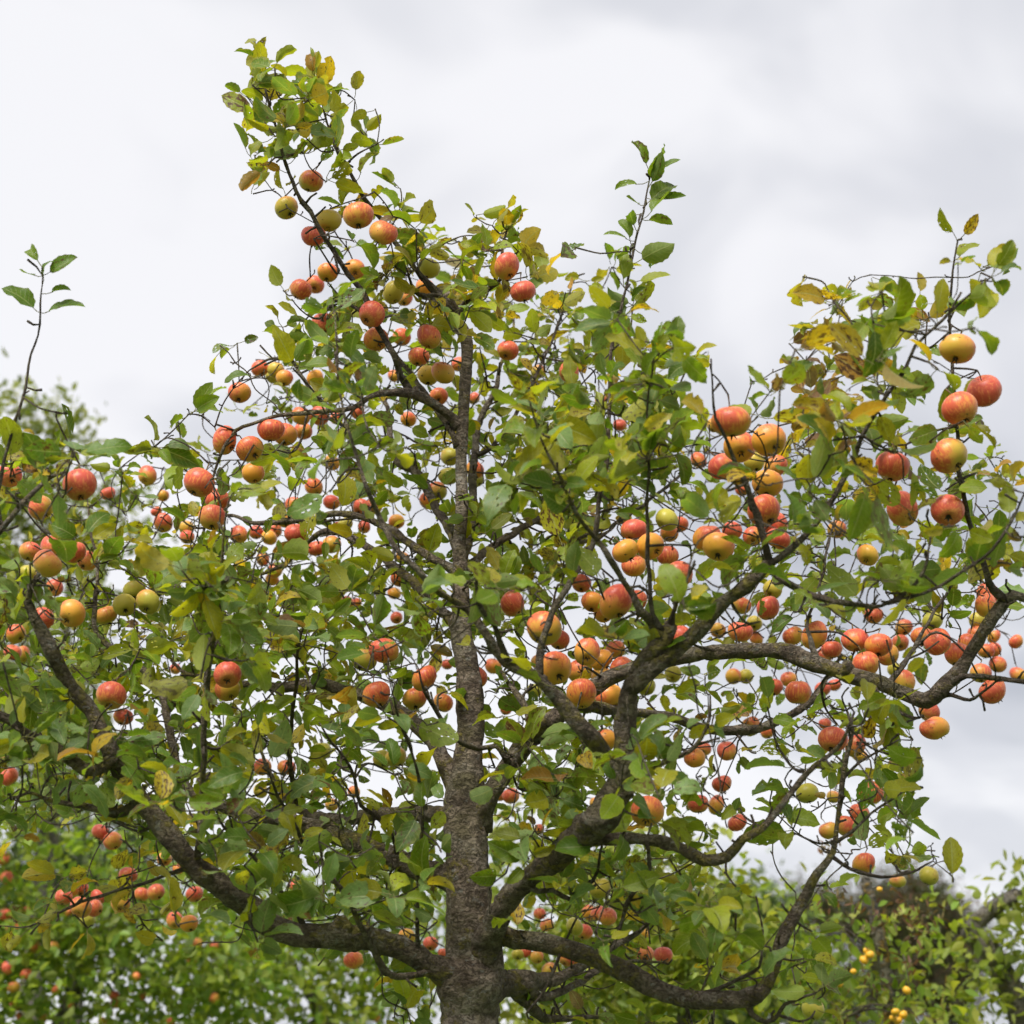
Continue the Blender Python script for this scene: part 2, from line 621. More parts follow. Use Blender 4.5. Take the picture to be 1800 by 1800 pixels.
GREENS = [(0.086, 0.152, 0.017), (0.132, 0.202, 0.017), (0.182, 0.240, 0.017), (0.230, 0.262, 0.016),
          (0.295, 0.282, 0.016), (0.138, 0.212, 0.064)]
YELLOWS = [(0.36, 0.27, 0.02), (0.42, 0.28, 0.018), (0.30, 0.26, 0.03)]
BROWNS = [(0.26, 0.12, 0.03), (0.16, 0.085, 0.04), (0.30, 0.16, 0.03)]


def leaf_style(px, py, d, rng):
    """colour and damage by where on the tree the leaf grows"""
    yel, brn, ymix = 0.05, 0.015, 0.25
    if 660 < px < 980 and 370 < py < 560:
        yel, brn, ymix = 0.44, 0.04, 0.5
    elif 1360 < px < 1500 and 480 < py < 790:
        yel, brn, ymix = 0.38, 0.36, 0.7
    elif px < 760 and py < 420:
        yel, brn, ymix = 0.13, 0.02, 0.75
    elif px < 330 and py > 1490:
        yel, brn, ymix = 0.7, 0.0, 0.8
    elif px > 1500 and py < 1000:
        yel, brn, ymix = 0.14, 0.05, 0.45
    elif d > 4.9:
        yel, brn, ymix = 0.10, 0.01, 0.5
    elif 640 < px < 1000 and py < 760:
        yel, brn, ymix = 0.14, 0.02, 0.5
    if (px < 140 and py < 720) or (1060 < px < 1210 and py < 520):
        yel, brn, ymix = 0.0, 0.0, 0.1
    r = rng.random()
    if r < yel:
        c = np.array(YELLOWS[rng.integers(3)])
        dm = (rng.random() * 0.8, 0.4 * rng.random(), 0.3)
    elif r < yel + brn:
        c = np.array(BROWNS[rng.integers(3)])
        dm = (rng.random(), 0.5, 0.2)
    else:
        w0 = rng.random() ** (1.5 - ymix)
        if py < 450 and px > 1000 and px < 1250:
            w0 *= 0.4
        if px < 140 and py < 720:
            w0 *= 0.3
        i = min(int(w0 * 5), 4)
        if rng.random() < (0.38 if (px < 780 and py > 1000 and d < 4.5) else 0.14):
            i = 5
        c = np.array(GREENS[i])
        dm = (max(0, rng.normal(0.12, 0.3)), max(0, rng.normal(0.25, 0.45)), rng.random() * ymix)
    c = c * (1 + rng.normal() * 0.16)
    return np.clip(c, 0.01, 0.6), dm


FRUIT = np.zeros((0, 8))
LIMB = np.zeros((0, 4))
LEAVES = []     # dicts: V, uv, color, dm, pixel area


def add_leaf(base, dirv, nrm, L, rng, check=None):
    Wd = L * rng.uniform(0.5, 0.66)
    bites = []
    if rng.random() < 0.24:
        r0 = int(rng.integers(2, NR - 1))
        bites.append((r0, int(rng.integers(2)), rng.uniform(0.35, 0.7)))
    V, uv = leaf_mesh(L, Wd, rng.uniform(0.014, 0.03), abs(rng.normal(0.36, 0.24)), rng.normal(0.7, 0.6),
                      rng.normal(0, 0.45), abs(rng.normal(0.018, 0.02)), bites, rng)
    R = frame(dirv, nrm)
    Wv = V @ R + base
    c = Wv[1 + 5 * 5 + 2]
    px, py, d = proj(c)
    if check is not None and not check(px, py):
        return False
    q = Wv[:LEAF_TIP + 1] - CAM
    dd = q @ FWD
    X, Yp = F * (q @ RGT) / dd, -F * (q @ UPV) / dd
    if len(LIMB):
        e2 = (LIMB[:, 0] - px) ** 2 + (LIMB[:, 1] - py) ** 2
        kk = np.argmin(e2 - LIMB[:, 2] ** 2)
        if e2[kk] < (LIMB[kk, 2] + 14) ** 2 and d < LIMB[kk, 3] and rng.random() < 0.45:
            return False
    if len(FRUIT):
        fx = FRUIT
        m = (np.abs(fx[:, 0] - px) < 140) & (np.abs(fx[:, 1] - py) < 140)
        if m.any():
            f2 = fx[m]
            ex = (X[:, None] + 900 - f2[:, 0]) ** 2 + (Yp[:, None] + 900 - f2[:, 1]) ** 2
            hit = (ex < (f2[:, 2] * 0.85) ** 2) & (dd[:, None] < f2[:, 3] + 0.02)
            if hit.any() and rng.random() < 0.9:
                return False
            # nor may a blade grow through a fruit
            c3 = Wv[:LEAF_TIP + 1][:, None] - f2[None, :, 4:7]
            if ((c3 ** 2).sum(2) < (f2[:, 7] * 0.97) ** 2).any():
                return False
    A = 0.0
    tt = LEAF_T[:len(LEAF_T) - 12]
    A = np.abs((X[tt[:, 1]] - X[tt[:, 0]]) * (Yp[tt[:, 2]] - Yp[tt[:, 0]]) - (X[tt[:, 2]] - X[tt[:, 0]]) * (Yp[tt[:, 1]] - Yp[tt[:, 0]])).sum() / 2
    col, dm = leaf_style(px, py, d, rng)
    uv[:, 2] = rng.random()
    LEAVES.append(dict(V=Wv, uv=uv, c=col, dm=dm, A=A, px=px, py=py, base=base))
    return True


# coverage of the crown as one sees it from the orchard path (60 px cells)
DENS = """
000000000000000000000000000000
000000152300000000000000000000
000000166740000000000000000000
000000167540000000000000000000
000000056452000000000000000000
000000044534000000000000000000
000000012336426300000000000100
000000000566877521400000000141
000000002577877454210004534341
000000014666777786420003644120
000000235777667888872006554310
000000247775666899872256655320
310013224487665699986326765541
566566656876657999985456656433
564456666877668898744456675433
335568976776577787545455775654
466779999876787764325454686554
888777999988777687646456578652
888888988887766766556654544520
888889877676676555665434444200
888888876665547656655446664000
878888777665434666565434663000
777888788766425776565433564000
776677888877515776666544465000
321276778877625885554222245100
123344666788743667865200214200
034333354786501265787412200000
011123041334400456655123310000
000000001223400444444334420000
000000000002400454324013310000
"""
DENS = [[int(c) for c in r] for r in DENS.split()]
assert len(DENS) == 30 and all(len(r) == 30 for r in DENS), [len(r) for r in DENS]


def dens_at(px, py):
    i, j = int(py // 60), int(px // 60)
    if 0 <= i < 30 and 0 <= j < 30:
        return DENS[i][j] / 10.0
    i, j = min(max(i, 0), 29), min(max(j, 0), 29)
    return DENS[i][j] / 10.0


# ------------------------------------------------------------------ the apple tree: trunk and traced limbs
TREE = link('apple_tree', None)
base_pt = pt_y(828, 1800, 4.37)
TREE.location = (base_pt[0], 4.37, 0)
tag(TREE, 'old gnarled apple tree laden with red and orange apples in the foreground', 'tree')
TINV = -np.array([base_pt[0], 4.37, 0.0])

SKEL_P, SKEL_R, SKEL_B = [], [], []      # skeleton samples
BR = {}                                  # name -> (points3d, radii, pixel list)


def sample_skel(P, R, bid):
    for p, r in zip(P, R):
        SKEL_P.append(p)
        SKEL_R.append(r)
        SKEL_B.append(bid)


def traced(name, parent, pts, Y1, Ymid=None, w0=None, w1=None, Y0=None):
    """pts: (px,py[,w]) along the limb, Y = metres away from the camera along the ground"""
    n = len(pts)
    ws = [p[2] if len(p) > 2 else None for p in pts]
    if w0 is not None:
        ws[0] = w0
    if w1 is not None:
        ws[-1] = w1
    known = [i for i in range(n) if ws[i] is not None]
    ws = np.interp(range(n), known, [ws[i] for i in known])
    xy = np.array([(p[0], p[1]) for p in pts], float)
    arc = np.concatenate([[0], np.cumsum(np.linalg.norm(np.diff(xy, axis=0), axis=1))])
    arc /= arc[-1]
    if Y0 is None:
        PP = BR[parent][0]
        pr = np.array([proj(p)[:2] for p in PP])
        k = np.argmin(((pr - xy[0]) ** 2).sum(1))
        Y0 = PP[k][1]
    if Ymid is None:
        Ys = Y0 + (Y1 - Y0) * arc
    else:
        Ys = np.interp(arc, [0, 0.5, 1], [Y0, Ymid, Y1])
    rg = np.random.default_rng(abs(hash(name)) % 99991 if False else sum(map(ord, name)) * 31 + n)
    wob = rg.normal(0, 0.012, n)
    wob[0] = 0
    P = np.array([pt_y(x, y, Y + k) for (x, y), Y, k in zip(xy, Ys, wob)])
    R = np.array([wd / 2 / F * cdepth(p) for wd, p in zip(ws, P)])
    P2, R2 = smooth_path(P, R, 0.02)
    # crooked growth: small kinks
    if name != 'trunk':
        k = np.arange(len(P2))
        amp = 0.004 * np.minimum(1, k / 5.0)
        for ax in range(3):
            P2[:, ax] += amp * np.array([mnoise.noise(Vector((i * 0.35, ax * 7.7, len(name) * 1.3))) for i in k])
    if name != 'trunk':
        R2 = R2 * np.array([1 + 0.17 * mnoise.noise(Vector((i * 0.22, 3.1, len(pts) + xy[0][0] * 0.01))) for i in range(len(R2))])
    BR[name] = (P2, R2)
    sample_skel(P2[::2], R2[::2], name)
    return P2, R2


YT = 4.37
traced('trunk', None, [(828, 1830, 106), (827, 1800, 104), (828, 1762, 108), (828, 1738, 116), (831, 1715, 106), (835, 1690, 100), (830, 1640, 92), (826, 1600, 80), (824, 1550, 78),
                       (821, 1500, 74), (818, 1430, 76), (820, 1385, 66), (822, 1350, 55), (826, 1300, 50), (827, 1250, 48), (822, 1180, 42), (812, 1120, 38),
                       (811, 1080, 32), (809, 1010, 27), (808, 950, 24), (812, 900, 22), (811, 800, 20.5), (816, 700, 20), (821, 620, 21), (817, 590, 23), (802, 560, 22), (792, 535, 20), (783, 515, 15)], YT + 0.05, Y0=YT)
# left side
traced('L1', 'trunk', [(808, 752, 24), (797, 738, 20), (770, 715, 18), (740, 697, 16), (715, 690, 15), (680, 690, 12), (655, 696, 10), (628, 712, 9), (590, 722, 8), (511, 729, 7), (475, 733, 7), (442, 744, 6), (414, 757, 6), (395, 785, 5), (382, 815, 5), (372, 850, 3)], 4.2, 4.2)
traced('L1a', 'L1', [(722, 692, 14), (705, 660, 12), (692, 625, 11), (680, 600, 11), (660, 565, 11), (640, 520, 10), (605, 470, 9), (575, 425, 9), (545, 370, 8), (520, 335, 7), (503, 290, 6), (487, 230, 5), (470, 170, 4), (458, 110, 3)], 4.05)
traced('L1b', 'trunk', [(790, 532, 14), (765, 508, 12), (740, 487, 10), (712, 445, 9), (695, 425, 8), (662, 375, 8), (632, 335, 7), (607, 290, 6), (590, 257, 5), (575, 215, 4), (562, 170, 3.5), (554, 135, 3)], 4.15)
traced('L1c', 'trunk', [(806, 785, 18), (797, 765, 12), (775, 733, 10), (748, 690, 9), (718, 652, 8), (692, 617, 7), (668, 580, 6), (640, 545, 4)], 4.5)
traced('HR', 'trunk', [(800, 556, 14), (820, 530, 10), (845, 513, 9), (865, 503, 8), (880, 488, 7), (884, 440, 5), (890, 405, 3)], 4.3)
traced('HL', 'trunk', [(790, 528, 14), (770, 520, 9), (735, 517, 8), (722, 500, 6), (715, 470, 4)], 4.25)
traced('L1d', 'L1', [(590, 722, 7), (565, 705, 7), (542, 681, 7), (522, 647, 6), (514, 633, 5), (489, 631, 5), (469, 633, 4), (440, 650, 3), (425, 668, 2.5)], 4.25)
traced('L1e', 'L1d', [(516, 637, 5), (508, 614, 4), (500, 594, 3), (497, 575, 2)], 4.2)
traced('LS', 'L1a', [(655, 556, 7), (630, 545, 6), (590, 528, 5), (560, 560, 4), (530, 545, 3), (512, 525, 2)], 4.1)
traced('L2', 'trunk', [(809, 1012, 26), (789, 997, 17), (769, 986, 15), (728, 961, 14), (692, 933, 13), (650, 914, 12), (600, 903, 11), (553, 910, 10), (497, 917, 9), (447, 919, 7), (400, 905, 5), (350, 930, 4), (300, 900, 3)], 4.9)
traced('L2c', 'trunk', [(811, 1118, 30), (796, 1092, 20), (783, 1080, 18), (747, 1044, 18), (719, 1016, 16), (678, 983, 14), (622, 947, 13), (567, 936, 11), (500, 990, 8), (460, 1010, 5)], 5.3)
traced('B1', 'trunk', [(808, 970, 22), (790, 930, 16), (760, 880, 16), (747, 850, 16), (725, 825, 15), (697, 808, 14), (685, 755, 10), (680, 715, 8), (650, 670, 5)], 5.2)
traced('B2', 'trunk', [(810, 1000, 20), (826, 930, 16), (832, 830, 14), (838, 760, 12), (852, 720, 10), (870, 690, 9), (880, 640, 7), (900, 600, 5), (905, 540, 3)], 5.1)
traced('B3', 'B2', [(834, 800, 10), (860, 790, 8), (890, 750, 7), (930, 690, 6), (985, 560, 4), (1010, 490, 3)], 5.0)
traced('L3', 'trunk', [(812, 1392, 44), (792, 1362, 34), (770, 1318, 28), (735, 1275, 25), (700, 1250, 23), (650, 1228, 23), (600, 1212, 22), (556, 1203, 21), (500, 1208, 19), (440, 1203, 14), (390, 1195, 10), (330, 1185, 7), (300, 1160, 5)], 4.95)
traced('L4', 'trunk', [(815, 1436, 50), (780, 1431, 32), (715, 1428, 25), (660, 1432, 22), (600, 1440, 20), (540, 1430, 15), (500, 1400, 10), (470, 1350, 7), (450, 1290, 4)], 5.3)
traced('L5', 'trunk', [(818, 1556, 58), (785, 1541, 42), (735, 1527, 37), (690, 1507, 34), (640, 1485, 33), (590, 1467, 31), (500, 1440, 28), (430, 1428, 25), (385, 1415, 20), (330, 1385, 15), (305, 1320, 14), (284, 1220, 14), (252, 1178, 13), (210, 1148, 12), (170, 1115, 10), (168, 1060, 8), (172, 1000, 6), (160, 930, 5), (155, 880, 3)], 4.8, 4.65)
traced('L6', 'trunk', [(826, 1738, 70), (790, 1716, 48), (750, 1690, 44), (700, 1665, 43), (640, 1650, 42), (560, 1645, 42), (490, 1635, 42), (445, 1600, 42), (400, 1565, 40), (345, 1525, 38), (300, 1470, 34), (265, 1430, 32), (220, 1370, 30), (190, 1315, 28), (167, 1261, 27), (119, 1197, 26), (92, 1147, 24), (64, 1094, 22), (50, 1058, 15), (58, 1030, 11), (70, 1008, 8)], 3.85, 4.1)
traced('L6b', 'L6', [(200, 1332, 26), (183, 1346, 22), (147, 1354, 21), (122, 1332, 20), (76, 1303, 20), (40, 1287, 19), (15, 1265, 18), (-40, 1235, 17), (-90, 1150, 14), (-70, 1050, 12), (-25, 965, 11), (0, 930, 11), (19, 911, 10), (47, 878, 9), (86, 840, 7), (117, 832, 6)], 3.7, 3.75)
traced('L6s', 'L6b', [(2, 928, 8), (-4, 870, 7), (10, 800, 6), (27, 740, 5.5), (40, 700, 5), (52, 640, 4.6), (65, 590, 4), (71, 550, 3.4), (74, 500, 2.6), (74, 468, 2)], 3.6)
traced('L6c', 'L6', [(252, 1415, 26), (226, 1423, 19), (199, 1432, 18), (171, 1421, 14), (122, 1412, 10), (76, 1403, 7), (49, 1394, 6), (20, 1405, 4)], 4.0)
traced('L6d', 'L6', [(345, 1540, 24), (346, 1510, 16), (350, 1480, 14), (356, 1403, 13), (357, 1342, 12), (361, 1244, 12), (364, 1203, 11), (375, 1119, 9), (392, 1050, 8), (390, 994, 6), (394, 933, 4), (402, 880, 3)], 3.6)
traced('L6f', 'L6', [(540, 1640, 14), (534, 1629, 11), (516, 1595, 10), (479, 1549, 9), (446, 1504, 8), (420, 1480, 7), (395, 1455, 5), (370, 1400, 3)], 3.8)
traced('L6g', 'L6', [(772, 1702, 20), (740, 1712, 13), (690, 1714, 12), (662, 1680, 11), (642, 1640, 10), (620, 1600, 9), (600, 1560, 8), (572, 1530, 6), (560, 1480, 4)], 3.85)
traced('L6h', 'L6', [(345, 1520, 12), (300, 1535, 7), (275, 1545, 6), (220, 1562, 6), (159, 1580, 5), (116, 1598, 5), (76, 1617, 4), (40, 1629, 3), (-5, 1628, 2)], 4.45)
traced('L6i', 'L6', [(275, 1445, 8), (245, 1462, 5), (205, 1445, 4), (165, 1430, 2.5)], 4.3)
traced('S1', 'L5', [(700, 1512, 10), (690, 1470, 7), (666, 1439, 8), (635, 1415, 7), (626, 1378, 6), (608, 1336, 5), (577, 1296, 4), (560, 1270, 3)], 4.0)
traced('S2', 'L6', [(735, 1690, 10), (733, 1600, 7), (736, 1494, 6), (745, 1433, 6), (739, 1381, 6), (724, 1326, 5), (702, 1265, 5), (690, 1220, 3)], 3.85)
traced('S3', 'L5', [(545, 1455, 9), (534, 1485, 7), (516, 1443, 6), (486, 1394, 5), (470, 1350, 3)], 3.95)
traced('S4', 'L4', [(520, 1415, 9), (507, 1317, 8), (516, 1250, 7), (521, 1190, 6), (524, 1140, 5), (540, 1080, 3)], 4.3)
# right side, the near limb
traced('R1', 'trunk', [(845, 1690, 70), (862, 1640, 52), (881, 1595, 42), (917, 1556, 40), (942, 1531, 40), (978, 1510, 42), (1021, 1466, 52), (1062, 1430, 50), (1086, 1387, 43), (1097, 1342, 38), (1100, 1280, 36), (1101, 1250, 34), (1105, 1217, 34), (1117, 1186, 35), (1148, 1145, 37), (1168, 1122, 36), (1180, 1100, 26)], 3.68, 3.85)
traced('R1B', 'R1', [(1108, 1212, 34), (1130, 1187, 32), (1158, 1165, 31), (1211, 1125, 29), (1253, 1078, 27), (1294, 1042, 25), (1336, 1009, 22), (1352, 988, 20)], 3.6)
traced('B1a', 'R1B', [(1352, 990, 18), (1347, 965, 14), (1334, 922, 13), (1312, 849, 10), (1294, 813, 8), (1277, 775, 6), (1258, 735, 5), (1255, 690, 4), (1247, 640, 3)], 3.4)
traced('B1b', 'R1B', [(1348, 993, 16), (1367, 983, 12), (1421, 936, 11), (1457, 889, 10), (1493, 824, 9), (1518, 766, 8), (1547, 712, 7.5), (1583, 662, 7), (1609, 607, 6), (1648, 571, 5.5), (1684, 535, 5), (1713, 510, 4), (1742, 485, 3)], 3.3)
traced('B1c', 'R1B', [(1345, 998, 15), (1358, 1003, 13), (1378, 1022, 12), (1419, 1042, 11), (1467, 1056, 10), (1506, 1064, 9), (1550, 1064, 8), (1592, 1044, 7), (1619, 1011, 6), (1631, 983, 5), (1636, 928, 4)], 3.5)
traced('B1d', 'B1c', [(1560, 1060, 8), (1600, 1050, 7), (1647, 1033, 6), (1689, 1006, 6), (1731, 978, 5.5), (1758, 950, 5), (1786, 900, 4), (1812, 850, 3)], 3.4)
traced('A1', 'R1', [(1165, 1125, 28), (1145, 1092, 20), (1127, 1075, 16), (1112, 1045, 13), (1095, 1022, 12), (1079, 994, 11), (1068, 972, 10), (1050, 950, 9), (1022, 917, 8), (1005, 883, 7), (989, 847, 6), (969, 811, 5), (950, 770, 4), (930, 700, 3)], 3.3)
traced('A2', 'R1', [(1165, 1115, 20), (1147, 1080, 9), (1140, 1010, 8), (1137, 960, 7), (1139, 860, 6), (1139, 760, 5), (1140, 690, 4), (1150, 620, 3)], 3.4)
traced('A3', 'R1', [(1178, 1105, 18), (1183, 1078, 8), (1194, 1048, 7), (1210, 1010, 5), (1222, 985, 4)], 3.5)
traced('R1e', 'R1', [(1095, 1380, 20), (1112, 1368, 13), (1140, 1357, 11), (1174, 1336, 10), (1211, 1320, 8), (1235, 1296, 7), (1246, 1262, 5), (1250, 1220, 3)], 3.7)
traced('R1f', 'R1', [(1020, 1475, 40), (1049, 1476, 24), (1095, 1475, 22), (1156, 1477, 22), (1201, 1491, 20), (1238, 1514, 19), (1278, 1505, 17), (1308, 1476, 15), (1339, 1456, 13), (1370, 1421, 12), (1395, 1388, 11), (1419, 1356, 9), (1456, 1328, 8), (1478, 1308, 7), (1492, 1278, 6), (1502, 1250, 4)], 3.75)
traced('R1h', 'R1f', [(1135, 1478, 12), (1140, 1495, 8), (1137, 1540, 8), (1104, 1583, 8), (1095, 1617, 7), (1076, 1669, 6)], 3.95)
traced('R1g', 'R1', [(1080, 1355, 36), (1062, 1325, 32), (1030, 1288, 30), (985, 1230, 27), (940, 1190, 22), (890, 1162, 18), (852, 1113, 14), (822, 1070, 13), (775, 1042, 12), (733, 1003, 11), (700, 969, 10), (680, 933, 9), (664, 900, 8), (644, 855, 7), (630, 810, 6), (612, 760, 5), (598, 690, 4), (592, 610, 3), (585, 530, 2)], 3.45, 3.6)
traced('R1i', 'R1g', [(895, 1165, 12), (867, 1100, 9), (842, 1058, 8), (838, 1000, 5)], 3.5)
traced('TS', 'R1g', [(948, 1197, 16), (950, 1140, 13), (969, 1078, 12), (997, 1031, 11), (1031, 978, 10), (1050, 919, 9), (1056, 869, 8), (1069, 784, 7), (1072, 687, 6), (1075, 618, 5.5), (1086, 570, 5), (1094, 529, 5), (1103, 495, 4.5), (1111, 451, 4), (1122, 409, 3.5), (1136, 348, 3), (1146, 290, 2)], 3.85)
# right side, the middle limb and its upturned end
traced('R2', 'trunk', [(836, 1452, 50), (856, 1405, 37), (889, 1354, 34), (919, 1311, 32), (966, 1268, 30), (1040, 1212, 28), (1120, 1172, 27), (1211, 1150, 27), (1267, 1146, 27), (1311, 1144, 28), (1369, 1144, 28), (1411, 1158, 28), (1453, 1172, 29), (1494, 1186, 30), (1536, 1197, 29), (1578, 1214, 29), (1628, 1232, 30), (1655, 1213, 27), (1689, 1178, 26), (1711, 1144, 24), (1736, 1100, 22), (1758, 1070, 22), (1783, 1046, 19), (1830, 1058, 14), (1900, 1020, 10)], 3.95, 4.25)
traced('R2a', 'R2', [(1770, 1058, 18), (1745, 1035, 13), (1733, 1011, 12), (1722, 969, 11), (1702, 906, 10), (1686, 828, 8), (1683, 763, 7), (1675, 665, 6), (1670, 582, 5), (1670, 532, 4.5), (1675, 474, 4), (1684, 425, 3)], 3.6)
traced('R2b', 'R2', [(1665, 1205, 16), (1697, 1188, 10), (1740, 1192, 10), (1772, 1194, 9), (1830, 1200, 8)], 3.9)
traced('R2c', 'R2', [(1650, 1222, 12), (1672, 1221, 7), (1703, 1231, 6), (1733, 1212, 5), (1760, 1190, 3)], 3.9)
traced('R2d', 'R2', [(1530, 1200, 14), (1545, 1222, 9), (1564, 1242, 8), (1606, 1261, 6), (1625, 1258, 4)], 3.95)
traced('R2e', 'R2', [(1440, 1165, 12), (1425, 1130, 9), (1420, 1090, 6), (1440, 1040, 5), (1455, 960, 4), (1470, 900, 3)], 4.6)
traced('R2f', 'R2', [(1560, 1205, 12), (1600, 1150, 8), (1640, 1080, 6), (1680, 1020, 4), (1720, 960, 3)], 4.5)
traced('R2g', 'R2', [(950, 1285, 18), (930, 1262, 13), (918, 1233, 12), (903, 1211, 9), (880, 1180, 6)], 4.5)
traced('MT', 'R2', [(897, 1345, 16), (886, 1330, 10), (872, 1311, 9), (840, 1314, 9), (811, 1306, 9), (789, 1283, 9), (764, 1244, 8), (745, 1215, 5), (738, 1180, 3)], 4.15)
traced('R6', 'R2', [(1010, 1238, 22), (1100, 1250, 18), (1183, 1262, 17), (1225, 1278, 17), (1267, 1283, 17), (1322, 1282, 17), (1356, 1272, 16), (1411, 1244, 13), (1440, 1215, 9), (1480, 1150, 5)], 5.1)
traced('B4', 'trunk', [(812, 1012, 24), (840, 980, 15), (864, 961, 14), (892, 944, 13), (919, 928, 12), (947, 917, 11), (975, 936, 9), (1003, 953, 8), (1060, 940, 6), (1120, 880, 4)], 5.2)
traced('B5', 'B4', [(940, 918, 9), (985, 860, 8), (1020, 780, 6), (1010, 700, 5), (990, 620, 4)], 5.1)
traced('B6', 'B4', [(1010, 950, 7), (1090, 915, 6), (1140, 880, 6), (1180, 850, 6), (1210, 815, 4)], 5.2)
# low right limb
traced('R3', 'trunk', [(838, 1660, 70), (868, 1648, 46), (890, 1647, 36), (942, 1653, 34), (1003, 1669, 34), (1049, 1684, 34), (1095, 1708, 34), (1140, 1730, 34), (1186, 1751, 32), (1247, 1757, 32), (1300, 1756, 31), (1330, 1748, 28), (1351, 1726, 25), (1367, 1683, 22), (1378, 1647, 22), (1394, 1611, 20), (1417, 1572, 18), (1436, 1536, 16), (1456, 1511, 14), (1469, 1478, 10), (1478, 1397, 9), (1489, 1328, 8), (1498, 1285, 6), (1490, 1250, 4)], 4.0, 4.05)
traced('R3a', 'R3', [(1462, 1505, 9), (1481, 1519, 7), (1508, 1533, 7), (1550, 1542, 6), (1589, 1536, 5), (1614, 1528, 4), (1640, 1515, 2.5)], 4.0)
traced('R3b', 'R3', [(1314, 1760, 15), (1322, 1782, 10), (1345, 1797, 9), (1368, 1784, 8), (1380, 1765, 7), (1405, 1755, 6), (1432, 1748, 4)], 4.0)
traced('R3c', 'R3', [(1230, 1750, 12), (1262, 1738, 8), (1300, 1720, 7), (1335, 1700, 6), (1340, 1660, 5)], 3.95)
traced('R3d', 'R3', [(1470, 1480, 8), (1500, 1460, 6), (1530, 1430, 5), (1575, 1400, 4), (1600, 1380, 3)], 4.05)
traced('R3e', 'R3', [(1482, 1370, 6), (1510, 1340, 5), (1545, 1320, 4), (1580, 1300, 3)], 4.0)
traced('R4', 'trunk', [(838, 1740, 80), (887, 1727, 46), (915, 1727, 40), (942, 1726, 34), (987, 1717, 20), (1033, 1694, 16), (1066, 1670, 12), (1120, 1640, 8), (1160, 1600, 5)], 5.0)
traced('R4b', 'R4', [(925, 1740, 24), (957, 1752, 16), (1018, 1728, 13), (1064, 1699, 10), (1110, 1690, 7), (1170, 1690, 4)], 5.1)
traced('R4c', 'R4', [(900, 1735, 30), (930, 1765, 22), (960, 1790, 16), (1000, 1790, 10), (1080, 1785, 6)], 4.9)
traced('R5', 'R1', [(925, 1552, 14), (945, 1567, 10), (972, 1565, 9), (1003, 1580, 8), (1030, 1560, 7), (1050, 1530, 6), (1060, 1480, 4)], 4.0)

# trunk goes on down to the grass
tp, tr = BR['trunk']
low = np.array([[tp[0][0] + 0.02, 4.37, -0.02], [tp[0][0] + 0.012, 4.37, 0.25], [tp[0][0] + 0.005, 4.37, 0.8], [tp[0][0], 4.37, 1.35]])
P = np.vstack([low, tp])
R = np.concatenate([[0.14, 0.10, 0.085, 0.08], tr])
P, R = smooth_path(P, R, 0.02)
V, T = tube(P, R, 44, 0.14, 14.0, True, 0.10)
link('trunk', np_mesh('trunk', V + TINV, T), TREE, M_TRUNK)
for nm, (P, R) in BR.items():
    if nm == 'trunk':
        continue
    big = R.max() > 0.012
    V, T = tube(P, R, 18 if big else 8, 0.26 if big else 0.3, 24.0 if big else 60.0, True, 0.20)
    link('branch', np_mesh('branch', V + TINV, T), TREE, M_BARK if big else M_TWIG)

# pruning stubs with a pale healed face
srg = np.random.default_rng(41)
for nm, f in (('L6', 0.22), ('L6', 0.47), ('L6', 0.63), ('R1', 0.38), ('R1', 0.62), ('R3', 0.30), ('R3', 0.52), ('R2', 0.42), ('R2', 0.62), ('L5', 0.25), ('R1B', 0.5), ('L3', 0.4), ('R1g', 0.2), ('L1', 0.2), ('R2', 0.78)):
    P, R = BR[nm]
    i = int(len(P) * f)
    t_ = P[i + 1] - P[i]
    t_ /= np.linalg.norm(t_)
    v_ = srg.normal(size=3) + np.array([0, -0.9, 0.5])
    v_ -= t_ * (v_ @ t_) * 0.8
    v_ /= np.linalg.norm(v_)
    r_ = R[i] * srg.uniform(0.42, 0.62)
    ln = R[i] + srg.uniform(0.4, 1.3) * r_
    sp_ = [P[i] + v_ * ln * q for q in (0.3, 0.6, 0.8, 0.95, 1.0)]
    V, T = tube(sp_, [r_ * 1.5, r_ * 1.25, r_ * 1.0, r_ * 0.98, r_ * 0.7], 12, 0.25, 60, True, 0.1)
    link('branch_stub', np_mesh('branch_stub', V + TINV, T), TREE, M_BARK)

